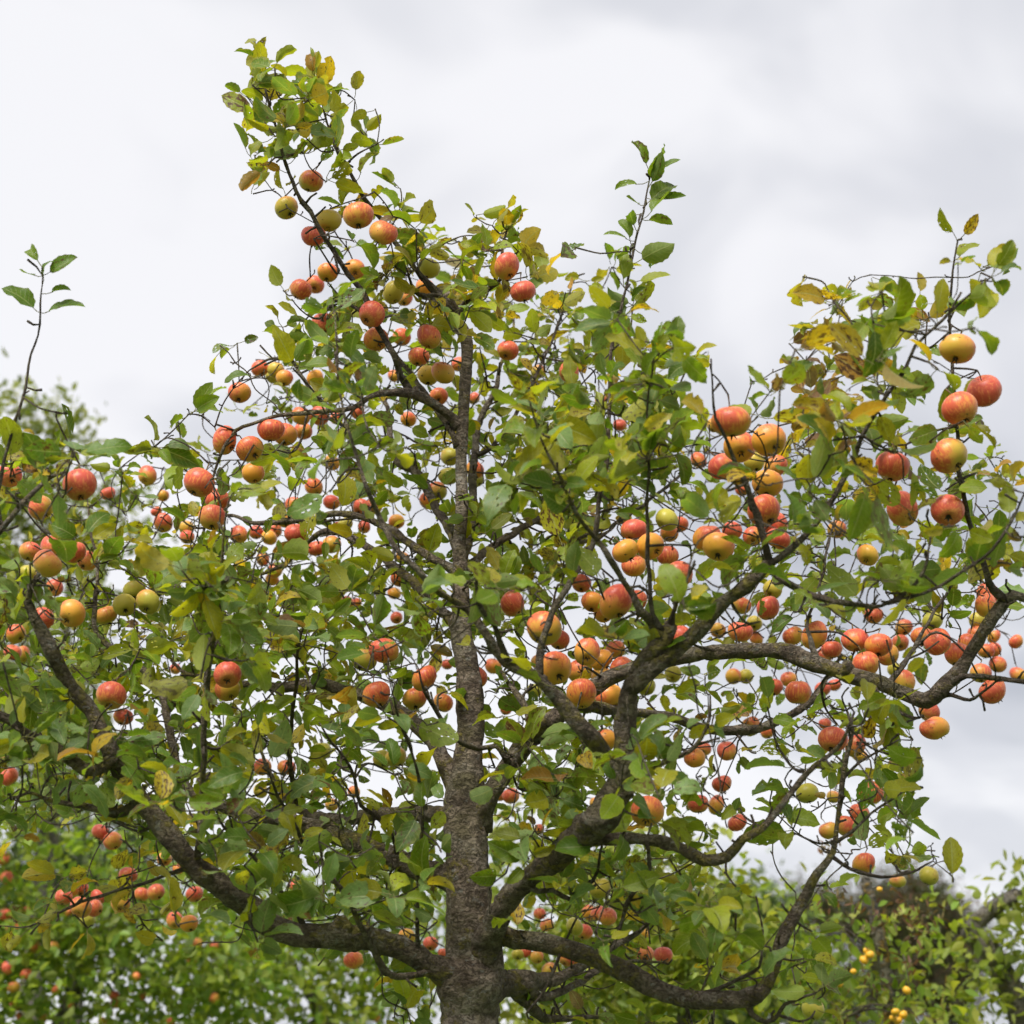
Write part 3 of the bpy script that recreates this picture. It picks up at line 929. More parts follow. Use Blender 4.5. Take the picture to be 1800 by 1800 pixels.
# ------------------------------------------------------------------ apples (x, y, radius in photo pixels, colour)
APPLES = {
    'on the tallest shoot at upper left': [(547, 318, 19.5, 'M'), (504, 366, 19, 'M'), (578, 388, 20, 'M'), (551, 415, 20, 'R')],
    'on the second tall shoot at upper left': [(630, 379, 24, 'R'), (674, 409, 22, 'R')],
    'where the two tall shoots meet': [(576, 479, 17, 'Y'), (623, 474, 17, 'Y'), (529, 509, 18, 'R'), (554, 500, 15, 'R')],
    'among yellow leaves left of the trunk top': [(754, 472, 18, 'G'), (692, 514, 18, 'G'), (747, 505, 15, 'Y'), (711, 525, 13, 'O')],
    'on the yellow-leaved tip right of the trunk top': [(891, 468, 21, 'O'), (919, 512, 21, 'R')],
    'along the steep branch left of the trunk top': [(654, 552, 21, 'R'), (569, 571, 20, 'R'), (661, 596, 20, 'R'), (706, 593, 15, 'R')],
    'beside the upper trunk on its left': [(754, 592, 20, 'R'), (736, 628, 17, 'O'), (753, 660, 18, 'G'), (779, 655, 19, 'O'), (771, 697, 15, 'R'), (806, 640, 12, 'O')],
    'hanging on the leftward tip below the tall shoots': [(457, 648, 14, 'R'), (485, 650, 14, 'M'), (500, 665, 14, 'O'), (479, 662, 12, 'M'), (421, 691, 18, 'O')],
    'half hidden inside the upper left crown': [(554, 665, 14, 'Y'), (692, 661, 10, 'O'), (718, 737, 13, 'Y'), (628, 724, 12, 'R'), (592, 735, 11, 'R')],
    'on the arching branch at left centre': [(529, 731, 16, 'R'), (561, 731, 16, 'R'), (533, 758, 15, 'R'), (476, 756, 22, 'R'), (501, 764, 20, 'O')],
    'at the drooping end of the arching branch': [(395, 774, 22, 'R'), (439, 789, 22, 'O'), (445, 831, 17.5, 'Y'), (350, 848, 25, 'R'), (382, 878, 20, 'R'), (373, 910, 22, 'O')],
    'left of the trunk at mid height': [(791, 803, 15, 'G'), (789, 837, 17, 'G'), (768, 864, 16, 'M'), (753, 880, 14, 'Y'), (697, 917, 13, 'O')],
    'right beside the trunk at mid height': [(835, 826, 15, 'O'), (836, 842, 14, 'G'), (833, 700, 10, 'O')],
    'above the level branch at left centre': [(583, 814, 13, 'O'), (552, 856, 14, 'O'), (517, 889, 15, 'O'), (502, 914, 14, 'O'), (583, 883, 13, 'R'), (636, 892, 15, 'R'), (657, 890, 14, 'O')],
    'hanging under the level branch at left centre': [(520, 938, 18, 'R'), (481, 933, 13, 'R'), (450, 936, 12, 'R'), (473, 945, 13, 'Y'), (607, 922, 13, 'G'), (595, 928, 11, 'Y'), (640, 926, 10, 'R'), (557, 964, 15, 'R'), (583, 957, 15, 'O')],
    'in the thick leaves below the level branch': [(483, 1003, 13, 'O'), (462, 983, 11, 'R'), (478, 1019, 11, 'Y'), (420, 940, 14, 'O'), (703, 1017, 15, 'R'), (707, 980, 11, 'Y'), (693, 1043, 11, 'Y'), (610, 1060, 12, 'O'), (626, 1060, 9, 'Y'), (697, 1086, 10, 'R')],
    'deep in the crown right of the upper trunk': [(893, 616, 17, 'R'), (946, 654, 12, 'M'), (1000, 654, 17, 'R'), (1057, 704, 10, 'O'), (1090, 747, 11, 'R'), (1228, 809, 14, 'R')],
    'on the tall thin shoot at the right': [(1683, 613, 28, 'M'), (1730, 687, 27, 'R'), (1687, 718, 29, 'R'), (1668, 801, 29, 'M')],
    'in the loose leaves at the right': [(1569, 820, 27, 'R'), (1587, 895, 26, 'R'), (1666, 898, 26, 'R'), (1471, 931, 15, 'O'), (1525, 976, 18, 'O')],
    'of the big orange bunch on the near limb': [(1285, 741, 31, 'Y'), (1300, 785, 26, 'Y'), (1352, 774, 27, 'Y'), (1269, 820, 22, 'Y'), (1326, 813, 17, 'G'), (1363, 820, 18, 'O'), (1349, 851, 25, 'Y'), (1343, 898, 27, 'R'), (1363, 922, 20, 'O'), (1368, 947, 20, 'O'), (1323, 943, 16, 'O'), (1305, 860, 12, 'R'), (1302, 838, 16, 'Y'), (1255, 748, 12, 'O')],
    'of the bunch above the near limb fork': [(1172, 914, 19, 'G'), (1176, 938, 15, 'Y'), (1195, 922, 14, 'R'), (1114, 931, 20, 'R'), (1099, 968, 22, 'Y'), (1143, 960, 22, 'Y'), (1114, 994, 20, 'Y'), (1173, 976, 18, 'R'), (1194, 1010, 22, 'R')],
    'side by side over the rising near limb': [(1242, 945, 22, 'Y'), (1263, 962, 25, 'Y'), (1287, 933, 16, 'R')],
    'left of the near limb fork': [(1083, 1058, 28, 'Y'), (1042, 1058, 19, 'Y'), (1119, 1055, 17, 'R'), (1061, 1078, 16, 'Y'), (957, 1104, 28, 'O'), (983, 1125, 17, 'R'), (901, 1061, 20, 'R'), (1022, 1026, 16, 'R')],
    'in the crook of the near limb fork': [(1196, 1122, 22, 'R')],
    'of the tight bunch in front of the near limb': [(1032, 1146, 21, 'Y'), (1057, 1160, 19, 'Y'), (1082, 1142, 16, 'Y'), (1019, 1180, 20, 'Y'), (1058, 1190, 18, 'O'), (1093, 1175, 19, 'O'), (1022, 1219, 24, 'Y'), (1071, 1225, 22, 'Y'), (976, 1175, 27, 'Y'), (950, 1164, 15, 'O'), (939, 1214, 13, 'G')],
    'right behind the near limb below its fork': [(1136, 1207, 15, 'G'), (1183, 1185, 14, 'G'), (1064, 1301, 19, 'Y')],
    'above the thick middle limb at its near end': [(1303, 1064, 16, 'M'), (1350, 1069, 19, 'R'), (1301, 1111, 20, 'O'), (1326, 1096, 13, 'G'), (1329, 1122, 12, 'Y'), (1262, 1108, 13, 'O'), (1358, 1036, 16, 'G'), (1289, 1189, 13, 'O'), (1311, 1189, 12, 'G')],
    'sitting on top of the thick middle limb': [(1394, 1118, 17, 'O'), (1432, 1117, 22, 'O'), (1462, 1142, 17, 'R'), (1447, 1155, 15, 'R')],
    'of the red bunch over the thick middle limb': [(1503, 1125, 22, 'R'), (1544, 1134, 22, 'R'), (1522, 1167, 22, 'R'), (1561, 1151, 18, 'O'), (1582, 1130, 14, 'R'), (1536, 1082, 15, 'Y'), (1589, 1199, 18, 'M'), (1574, 1178, 13, 'G'), (1589, 1103, 14, 'R')],
    'crowded against the upturned limb end': [(1639, 1092, 17, 'G'), (1621, 1119, 18, 'R'), (1648, 1128, 22, 'R'), (1683, 1150, 21, 'O'), (1703, 1131, 18, 'R'), (1719, 1092, 15, 'G'), (1733, 1064, 18, 'O'), (1736, 1044, 18, 'R'), (1717, 1114, 15, 'R')],
    'right of the upturned limb end': [(1747, 1119, 11, 'O'), (1733, 1144, 14, 'Y'), (1747, 1142, 12, 'R'), (1754, 1168, 14, 'R'), (1724, 1183, 17, 'O'), (1786, 1128, 12, 'O'), (1789, 1186, 13, 'O'), (1745, 1215, 23, 'R')],
    'hanging below the bend of the middle limb': [(1633, 1250, 18, 'O'), (1643, 1280, 22, 'O')],
    'in the gap under the thick middle limb': [(1359, 1208, 16, 'R'), (1403, 1217, 21, 'R'), (1386, 1194, 13, 'O'), (1446, 1211, 13, 'R'), (1467, 1204, 11, 'R'), (1320, 1277, 16, 'M'), (1349, 1288, 11, 'Y')],
    'at the top of the low right limb': [(1464, 1300, 23, 'R'), (1504, 1311, 18, 'O'), (1511, 1328, 12, 'Y'), (1450, 1272, 10, 'R')],
    'halfway up the low right limb end': [(1531, 1393, 20, 'O'), (1419, 1394, 18, 'G'), (1465, 1401, 11, 'O'), (1511, 1429, 16, 'R'), (1490, 1453, 20, 'R'), (1457, 1460, 16, 'O')],
    'on the bare twig right of the low limb': [(1518, 1518, 18, 'Y'), (1578, 1549, 13, 'G'), (1633, 1539, 16, 'G')],
    'at the bottom edge beside the curled twig': [(1429, 1774, 18, 'G')],
    'between the near limb and the right sky gap': [(1221, 1332, 17, 'Y'), (1237, 1317, 12, 'R'), (1278, 1320, 16, 'R'), (1269, 1378, 16, 'R'), (1227, 1413, 17, 'O'), (1259, 1415, 15, 'Y'), (1296, 1446, 16, 'R')],
    'large and alone right of the near limb bend': [(1138, 1426, 26, 'Y')],
    'just right of the trunk above the near limb': [(898, 1399, 14, 'R'), (877, 1397, 11, 'O'), (889, 1247, 10, 'R'), (947, 1458, 8, 'O'), (1046, 1413, 10, 'O')],
    'in the leaves under the near limb': [(1055, 1562, 18, 'G'), (1010, 1629, 15, 'G'), (1027, 1638, 14, 'Y'), (949, 1606, 10, 'R'), (961, 1626, 11, 'O'), (1068, 1611, 15, 'O'), (1052, 1606, 13, 'O'), (1035, 1604, 12, 'Y')],
    'over the low right limb': [(1134, 1678, 14, 'O'), (1166, 1679, 15, 'R'), (1133, 1640, 8, 'Y')],
    'under the low right limb next to the trunk': [(910, 1678, 10, 'G'), (923, 1672, 10, 'R'), (944, 1682, 11, 'O'), (997, 1685, 13, 'R'), (1015, 1690, 10, 'O'), (965, 1705, 12, 'O')],
    'hanging left of the lower trunk fork': [(696, 1332, 18, 'M'), (673, 1335, 16, 'G')],
    'in the near leaves at lower left centre': [(565, 1320, 16, 'G'), (504, 1349, 15, 'Y'), (461, 1348, 15, 'Y'), (458, 1390, 12, 'G'), (622, 1392, 10, 'Y'), (583, 1415, 11, 'O')],
    'near the foot of the low left limb': [(622, 1688, 15, 'O'), (757, 1659, 12, 'R'), (715, 1647, 14, 'O'), (779, 1676, 9, 'R')],
    'dangling as a pair below the left limb': [(177, 1463, 15, 'R'), (198, 1478, 15, 'R')],
    'of the bunch on the thin yellow-leaved twig': [(112, 1577, 14, 'R'), (125, 1564, 13, 'Y'), (142, 1562, 12, 'R'), (142, 1595, 18, 'O'), (167, 1597, 14, 'R'), (153, 1618, 13, 'G'), (172, 1577, 12, 'R')],
    'along the thin twig near the low left limb': [(225, 1538, 15, 'R'), (212, 1588, 15, 'O'), (249, 1572, 12, 'O'), (274, 1568, 14, 'O'), (342, 1572, 14, 'R'), (307, 1618, 13, 'O'), (332, 1624, 15, 'Y'), (289, 1510, 12, 'O'), (313, 1528, 9, 'R')],
    'at the left edge low in the leaves': [(217, 1260, 16, 'R'), (16, 1365, 15, 'O')],
    'striped and large at the upper left edge': [(140, 852, 27, 'R'), (71, 892, 20, 'M'), (17, 836, 20, 'R')],
    'small and high in the left crown': [(259, 836, 15, 'O'), (287, 872, 10, 'O'), (275, 899, 9, 'Y'), (287, 919, 15, 'O'), (190, 867, 12, 'R'), (328, 928, 12, 'O'), (329, 944, 12, 'O')],
    'of the bunch at the left limb tip': [(53, 969, 17, 'O'), (83, 991, 24, 'O'), (89, 962, 18, 'R'), (132, 972, 19, 'R'), (153, 986, 17, 'R'), (50, 1007, 14, 'G'), (96, 1033, 14, 'O')],
    'under the bunch at the left limb tip': [(126, 1078, 22, 'O'), (76, 1087, 18, 'R'), (28, 1114, 16, 'O'), (22, 1147, 14, 'O'), (40, 1150, 12, 'O')],
    'of the green bunch at left': [(236, 1039, 18, 'G'), (219, 1064, 19, 'G'), (260, 1058, 19, 'G'), (187, 1081, 18, 'M')],
    'large on the left limb below the green bunch': [(196, 1222, 24, 'O')],
    'beside the upright shoot in the left crown': [(400, 1186, 22, 'R'), (400, 1211, 20, 'Y'), (308, 1176, 9, 'O')],
    'left of the trunk below the crossing branch': [(675, 1144, 22, 'O'), (639, 1160, 21, 'G'), (662, 1221, 23, 'O'), (746, 1192, 21, 'O'), (729, 1228, 20, 'O'), (779, 1235, 16, 'O'), (786, 1168, 9, 'R')],
    'touching the trunk on its right': [(835, 1190, 20, 'Y'), (867, 1171, 14, 'Y')],
}
TINT = {'R': (0.95, 0.5), 'O': (0.68, 0.42), 'Y': (0.55, 0.2), 'M': (0.50, 0.75), 'G': (0.12, 0.95)}
WORDS = {'R': 'red striped apple', 'O': 'orange red apple', 'Y': 'yellow orange apple', 'M': 'dull reddish green apple', 'G': 'green apple'}
ORD = ['topmost', 'second from top', 'third from top', 'fourth from top', 'fifth from top', 'sixth from top', 'seventh from top', 'eighth from top', 'ninth from top', 'tenth from top', 'eleventh from top', 'twelfth from top', 'thirteenth from top', 'fourteenth from top']


def apple_meshes():
    res = []
    for v in range(9):
        rg = np.random.default_rng(100 + v)
        nu, nv = 20, 14
        lob = rg.uniform(0.01, 0.06)
        sq = float(rg.uniform(0.80, 0.98))
        lean, lw = rg.normal(0, 0.07), rg.uniform(-0.02, 0.14)
        V, T = [], []
        ph = rg.random() * 6
        for i in range(nv + 1):
            th = math.pi * i / nv
            for k in range(nu):
                a = 2 * math.pi * k / nu
                r = math.sin(th)
                z = math.cos(th)
                rr = r * (1 + lw * z) * (1 + lob * math.cos(5 * a + ph) * (0.3 - z * 0.7) * 0.6 + 0.02 * math.cos(2 * a + ph))
                zz2 = z * sq
                zz2 -= 0.42 * math.exp(-(r / 0.26) ** 2) if z > 0 else 0
                zz2 += 0.26 * math.exp(-(r / 0.24) ** 2) if z < 0 else 0
                V.append((rr * math.cos(a) + lean * z * 0.6, rr * math.sin(a), zz2 + lean * rr * math.sin(a + ph)))
        for i in range(nv):
            for k in range(nu):
                a, b = i * nu + k, i * nu + (k + 1) % nu
                T.append((a, a + nu, b + nu))
                T.append((a, b + nu, b))
        me = np_mesh('apple', V, T)
        me.materials.append(M_APPLE)
        res.append((me, sq))
    return res


AP = apple_meshes()
# calyx: five withered sepals round a dark eye, in unit-apple space
V, T = [], []
for k in range(5):
    a = 2 * math.pi * k / 5
    b = len(V)
    c, s = math.cos(a), math.sin(a)
    for (r, w2, z) in ((0.03, 0.07, -0.62), (0.12, 0.065, -0.76), (0.20, 0.04, -0.85), (0.25, 0.006, -0.95)):
        V.append((r * c - w2 * s, r * s + w2 * c, z))
        V.append((r * c + w2 * s, r * s - w2 * c, z))
    for i in range(3):
        q = b + i * 2
        T += [(q, q + 1, q + 3), (q, q + 3, q + 2)]
b = len(V)
V.append((0, 0, -0.66))
for k in range(8):
    a = 2 * math.pi * k / 8
    V.append((0.16 * math.cos(a), 0.16 * math.sin(a), -0.70))
for k in range(8):
    T.append((b, b + 1 + (k + 1) % 8, b + 1 + k))
ME_CALYX = np_mesh('calyx', V, T)
ME_CALYX.materials.append(M_CALYX)
P, R = smooth_path([(0, 0, 0.40), (0.02, 0.0, 0.75), (0.08, 0.03, 1.08), (0.2, 0.05, 1.38)], [0.04, 0.035, 0.035, 0.055], 0.12)
V, T = tube(P, R, 6)
ME_STEM = np_mesh('stem', V, T)
ME_STEM.materials.append(M_STEM)
STEM_TOP = np.array([0.2, 0.05, 1.38])

items = []
for ph, lst in APPLES.items():
    ys = sorted(lst, key=lambda a: a[1])
    for a in lst:
        d = min(max(4.62 * (21 / a[2]) ** 0.55, 3.25), 5.9)
        items.append(dict(px=a[0], py=a[1], r=a[2] * 1.12, k=a[3], d=d, ph=ph, rank=ys.index(a), n=len(lst)))
# fruit on the neighbouring branches cannot share space: ease touching pairs apart along the view
for it in range(60):
    moved = False
    for i in range(len(items)):
        for j in range(i + 1, len(items)):
            A, B = items[i], items[j]
            dx, dy = A['px'] - B['px'], A['py'] - B['py']
            lim = (A['r'] + B['r']) * 1.0
            if dx * dx + dy * dy > lim * lim:
                continue
            pa, pb = pt_d(A['px'], A['py'], A['d']), pt_d(B['px'], B['py'], B['d'])
            ra, rb = A['r'] / F * A['d'], B['r'] / F * B['d']
            if np.linalg.norm(pa - pb) < (ra + rb) * 1.0:
                sgn = 1 if (A['r'], A['py']) < (B['r'], B['py']) else -1
                A['d'] += 0.008 * sgn
                B['d'] -= 0.008 * sgn
                moved = True
    if not moved:
        break
ATTACH = []       # (point, kind)
for i, it in enumerate(items):
    rg = np.random.default_rng(500 + i)
    p = pt_d(it['px'], it['py'], it['d'])
    rad = it['r'] / F * it['d']
    me, sq = AP[(i * 7) % 9]
    o = bpy.data.objects.new('apple', me)
    COL.objects.link(o)
    # stalk up, the eye leaning out and often towards the open side
    ax = Vector((rg.normal() * 0.45, 0.28 + rg.normal() * 0.42, 1.0)).normalized()
    q = ax.to_track_quat('Z', 'Y') @ Quaternion((0, 0, 1), rg.random() * 6.28)
    o.rotation_mode = 'QUATERNION'
    o.rotation_quaternion = q
    o.location = p
    o.scale = (rad, rad, rad)
    b0, g0 = TINT[it['k']]
    o.color = (min(1, max(0, b0 + rg.normal() * 0.09)), min(1, max(0, g0 + rg.normal() * 0.12)), rg.random(), 1)
    pos = ''
    if it['n'] == 2:
        pos = ('upper' if it['rank'] == 0 else 'lower') + ' of the two '
    elif it['n'] > 2:
        pos = (ORD[it['rank']] if it['rank'] < it['n'] - 1 else 'lowest') + ' '
    lab = (WORDS[it['k']] + (', ' + pos if pos else ' ') + it['ph'])
    tag(o, lab, 'apple', 'apples on the old tree')
    for nm, m2 in (('calyx', ME_CALYX), ('stem', ME_STEM)):
        c = bpy.data.objects.new(nm, m2)
        COL.objects.link(c)
        c.parent = o
    top = p + np.array(q.to_matrix() @ Vector(STEM_TOP * rad))
    ATTACH.append((top, 0.0022))

LIMB = np.array([(*proj(p)[:2], r * F / cdepth(p), cdepth(p)) for p, r in zip(SKEL_P, SKEL_R) if r > 0.008])
FRUIT = np.array([(it['px'], it['py'], it['r'], it['d'], *pt_d(it['px'], it['py'], it['d']), it['r'] / F * it['d']) for it in items])

# ------------------------------------------------------------------ leaf spurs by crown density
lr = np.random.default_rng(5)
SP = np.array(SKEL_P)
PR = np.array([proj(p)[:2] for p in SP])
SY = SP[:, 1]
SRR = np.array(SKEL_R)
spurs = []
LEAF_PER = 5.2
COVER_GAIN = 2.75
for i in range(-1, 31):
    for j in range(-2, 32):
        c = dens_at(j * 60 + 30, i * 60 + 30)
        if i < 0 or i > 29 or j < 0 or j > 29:
            c *= 0.6
        if c <= 0:
            continue
        n = -math.log(1 - min(c, 0.93)) * 3600 / 900.0 / LEAF_PER * COVER_GAIN
        n = int(n) + (1 if lr.random() < n - int(n) else 0)
        for _ in range(n):
            px, py = (j + lr.random()) * 60, (i + lr.random()) * 60
            d2 = ((PR - (px, py)) ** 2).sum(1)
            near = np.where(d2 < 120 ** 2)[0]
            if len(near) == 0:
                near = np.argsort(d2)[:6]
            wgt = 1.0 / (400 + d2[near]) / (0.004 + SRR[near])
            k = lr.choice(near, p=wgt / wgt.sum())
            Y = SY[k] + lr.normal() * 0.16
            if lr.random() < 0.22 and py > 500:
                Y = lr.uniform(4.4, 5.5)
            spurs.append(pt_y(px, py, Y))


# the far side of the crown: finer, more thickly set
NFRONT = len(spurs)
for i in range(0, 30):
    for j in range(-1, 31):
        if i < 7:
            continue
        c = dens_at(j * 60 + 30, i * 60 + 30) * (0.75 if i < 10 else 0.9)
        n = -math.log(1 - min(c, 0.93)) * 3600 / 400.0 / 5.5 * 0.95
        n = int(n) + (1 if lr.random() < n - int(n) else 0)
        for _ in range(n):
            px, py = (j + lr.random()) * 60, (i + lr.random()) * 60
            if abs(px - 820) < 55 and py > 1150:
                continue
            spurs.append(pt_y(px, py, lr.uniform(4.65, 5.6)))

# ------------------------------------------------------------------ twigs: grow each spur and stalk from the nearest wood
class Grid:
    def __init__(self, pts, h=0.12):
        self.h = h
        self.d = {}
        self.p = []
        self.r = []
        for p, r in pts:
            self.add(p, r)

    def key(self, p):
        return tuple(int(math.floor(x / self.h)) for x in p)

    def add(self, p, r):
        self.d.setdefault(self.key(p), []).append(len(self.p))
        self.p.append(np.asarray(p, float))
        self.r.append(r)

    def nearest(self, p):
        k = self.key(p)
        best, bi = 1e9, -1
        for ring in range(0, 14):
            for a in range(-ring, ring + 1):
                for b in range(-ring, ring + 1):
                    for c in range(-ring, ring + 1):
                        if max(abs(a), abs(b), abs(c)) != ring:
                            continue
                        for i in self.d.get((k[0] + a, k[1] + b, k[2] + c), ()):
                            q = np.linalg.norm(self.p[i] - p)
                            if q < best:
                                best, bi = q, i
            if bi >= 0 and best <= ring * self.h:
                break
        return bi, best


def best_node(g, p, fruit):
    """nearest wood whose straight way to p misses the fruit; stalks prefer wood above them"""
    k0, d0 = g.nearest(p)
    lim = d0 + (0.26 if fruit else 0.12)
    rr = int(math.ceil(lim / g.h))
    k = g.key(p)
    cand = []
    for a in range(-rr, rr + 1):
        for b in range(-rr, rr + 1):
            for c in range(-rr, rr + 1):
                cand += g.d.get((k[0] + a, k[1] + b, k[2] + c), ())
    if not cand:
        return k0, d0
    A = np.array([g.p[i] for i in cand])
    v = p - A
    dist = np.linalg.norm(v, axis=1)
    m = dist < lim
    A, v, dist = A[m], v[m], dist[m]
    cand = np.array(cand)[m]
    cost = dist.copy()
    near = FRUIT[np.linalg.norm(FRUIT[:, 4:7] - p, axis=1) < lim + 0.06]
    for f in near:
        w_ = f[4:7] - A
        t = np.clip((w_ * v).sum(1) / (dist ** 2 + 1e-9), 0, 1)
        gap = np.linalg.norm(w_ - v * t[:, None], axis=1)
        cost += np.where(gap < f[7] * 1.02, 0.25, 0)
        # keep off the line of sight to the fruit as well
        q = A + v * 0.5 - CAM
        dd = q @ FWD
        ex = np.hypot(900 + F * (q @ RGT) / dd - f[0], 900 - F * (q @ UPV) / dd - f[1])
        cost += np.where((ex < f[2]) & (dd < f[3]), 0.06, 0)
    if fruit:
        cost += np.maximum(0, p[2] + 0.01 - A[:, 2]) * 2.2
    j = int(np.argmin(cost))
    return int(cand[j]), float(dist[j])


grid = Grid(list(zip(SKEL_P, SKEL_R)))
twig_parts = []
targets = [(p, 0.0021, True) for p in spurs] + [(p, r, False) for p, r in ATTACH]
dist0 = [grid.nearest(t[0])[1] for t in targets]
spur_out = []
for ti in np.argsort(dist0):
    p, r1, isleaf = targets[ti]
    k, dist = best_node(grid, p, not isleaf)
    a = grid.p[k]
    ra = grid.r[k]
    v = p - a
    L = np.linalg.norm(v)
    if L > 0.75:
        continue
    n = max(2, int(L / 0.045))
    side = lr.normal(size=3) * L * 0.13
    pts, rad = [], []
    rb = min(ra * 0.75, 0.0022 + 0.011 * L)
    for s in range(n + 1):
        t = s / n
        sag = (-0.12 if isleaf else 0.10) * L * math.sin(math.pi * t) * (1 if L > 0.1 else 0)
        kink = lr.normal(size=3) * 0.005 * (0 < s < n)
        pts.append(a + v * t + side * math.sin(math.pi * t) + np.array([0, 0, sag]) + kink)
        rad.append(rb * (1 - t) + r1 * t)
    sp, sr = smooth_path(pts, rad, 0.015)
    V, T = tube(sp, sr, 5, 0.25, 90.0, True)
    twig_parts.append((V, T))
    for q, rr in zip(pts[1:], rad[1:]):
        grid.add(q, rr)
    if isleaf:
        dv = np.array(pts[-1]) - np.array(pts[-2])
        spur_out.append((p, dv / (np.linalg.norm(dv) + 1e-9)))
    # stubby fruit spurs and buds along the longer twigs
    if L > 0.07:
        for _ in range(int(L / 0.06)):
            s = int(lr.integers(0, n))
            b0 = pts[s]
            dv = lr.normal(size=3)
            dv[2] += 0.5
            dv /= np.linalg.norm(dv)
            ln = lr.uniform(0.008, 0.03)
            V, T = tube([b0, b0 + dv * ln * 0.6 + lr.normal(size=3) * 0.002, b0 + dv * ln], [rad[s] * 0.8, 0.0016, 0.0022], 5)
            twig_parts.append((V, T))
# bare spurs on the limbs
for nm, (P, R) in BR.items():
    if nm == 'trunk':
        continue
    for s in range(3, len(P)):
        if R[s] < 0.016 and lr.random() < 0.30:
            dv = lr.normal(size=3)
            dv[2] += 0.4
            dv /= np.linalg.norm(dv)
            ln = lr.uniform(0.012, 0.05)
            mid = P[s] + dv * (R[s] * 0.6 + ln * 0.5) + lr.normal(size=3) * 0.004
            V, T = tube([P[s], mid, P[s] + dv * (R[s] * 0.6 + ln)], [min(R[s] * 0.7, 0.004), 0.0025, 0.003], 5, 0.3, 90)
            twig_parts.append((V, T))


# ------------------------------------------------------------------ grow the leaves
def chk(px, py):
    c = dens_at(px, py)
    return lr.random() < min(1, c * 3.0)


def rosette(p, axis, n, chk=chk, Lm=0.081):
    ph = lr.random() * 6.28
    ax = axis * 0.5 + np.array([0, 0, 0.6]) + lr.normal(size=3) * 0.35
    ax /= np.linalg.norm(ax)
    u = np.cross(ax, [0.3, 1, 0.1])
    u /= np.linalg.norm(u)
    v = np.cross(ax, u)
    for k in range(n):
        a = ph + k * 2.4 + lr.normal() * 0.3
        out = math.cos(a) * u + math.sin(a) * v
        el = lr.uniform(-0.25, 1.0)
        dv = out + ax * el + np.array([0, 0, -0.15])
        nr = ax * 0.8 - out * 0.35 * el + lr.normal(size=3) * 0.5 + np.array([0, -0.45 if lr.random() < 0.65 else 0.5, 0])
        L = float(np.clip(lr.normal(Lm, 0.016), 0.04, 0.12))
        add_leaf(p + lr.normal(size=3) * 0.004, dv, nr, L, lr, chk)


for p, ax in spur_out:
    rosette(p, ax, int(np.clip(lr.normal(LEAF_PER + 0.4, 1.6), 2, 9)), Lm=0.069 if p[1] < 4.6 else 0.053)


def shoot_leaves(name, f0, gap, Lm, tip=3, chk=None):
    P, R = BR[name]
    n = len(P)
    i0 = int(n * f0)
    acc, a = 0.0, lr.random() * 6
    for i in range(i0 + 1, n):
        acc += np.linalg.norm(P[i] - P[i - 1])
        if acc < gap:
            continue
        acc = 0
        a += 2.4
        t = P[i] - P[i - 1]
        t /= np.linalg.norm(t)
        u = np.cross(t, [0.2, 1, 0.3])
        u /= np.linalg.norm(u)
        v = np.cross(t, u)
        out = math.cos(a) * u + math.sin(a) * v
        dv = out * 0.9 + t * 0.55 + np.array([0, 0, -0.1]) + lr.normal(size=3) * 0.1
        nr = t * 0.8 - out * 0.4 + np.array([0, 0, 0.2]) + lr.normal(size=3) * 0.35
        add_leaf(P[i], dv, nr, float(np.clip(lr.normal(Lm, 0.012), 0.04, 0.11)), lr, chk)
    t = P[-1] - P[-3]
    t /= np.linalg.norm(t)
    for k in range(tip):
        dv = t + lr.normal(size=3) * 0.5
        add_leaf(P[-1], dv, lr.normal(size=3) + np.array([0, -0.5, 0.5]), Lm * lr.uniform(0.6, 0.9), lr, chk)


def placed_leaves(branch, lst):
    """leaves of a bare shoot: foot and tip of each as they grow along it"""
    P = BR[branch][0]
    pr = np.array([proj(p) for p in P])
    for (bx, by, tx, ty) in lst:
        k = int(np.argmin((pr[:, 0] - bx) ** 2 + (pr[:, 1] - by) ** 2))
        d = pr[k, 2]
        tip = pt_d(tx, ty, d + lr.normal() * 0.02)
        v = tip - P[k]
        L = np.linalg.norm(v) * 1.12
        nr = np.array([0, -0.8, 0.45]) + lr.normal(size=3) * 0.3
        add_leaf(P[k], v, nr, max(0.04, L - 0.012), lr, None)


placed_leaves('TS', [(1146, 300, 1120, 256), (1147, 305, 1190, 285), (1142, 325, 1098, 328), (1143, 335, 1150, 285), (1140, 350, 1192, 357), (1138, 362, 1178, 322), (1136, 368, 1104, 380),
                     (1131, 388, 1170, 350), (1120, 418, 1072, 411), (1116, 435, 1098, 394), (1113, 442, 1150, 460), (1103, 508, 1087, 446), (1104, 500, 1162, 492), (1098, 520, 1070, 530), (1092, 545, 1120, 560)])
shoot_leaves('TS', 0.74, 0.03, 0.058, 1)
placed_leaves('L6s', [(70, 552, 16, 508), (72, 556, 138, 535), (74, 520, 113, 510), (75, 497, 78, 455), (75, 490, 42, 482), (75, 484, 128, 458), (75, 470, 47, 430)])
shoot_leaves('L1a', 0.58, 0.0135, 0.072, 3)
shoot_leaves('L1b', 0.40, 0.019, 0.068, 3)
shoot_leaves('R2a', 0.55, 0.10, 0.070, 2)
shoot_leaves('B1b', 0.45, 0.055, 0.078, 3)
shoot_leaves('R1g', 0.72, 0.022, 0.084, 3, chk)
shoot_leaves('A2', 0.45, 0.016, 0.079, 3, chk)
shoot_leaves('A1', 0.58, 0.016, 0.079, 3, chk)
shoot_leaves('L6d', 0.62, 0.024, 0.084, 3, chk)
shoot_leaves('L1e', 0.3, 0.03, 0.06, 3)
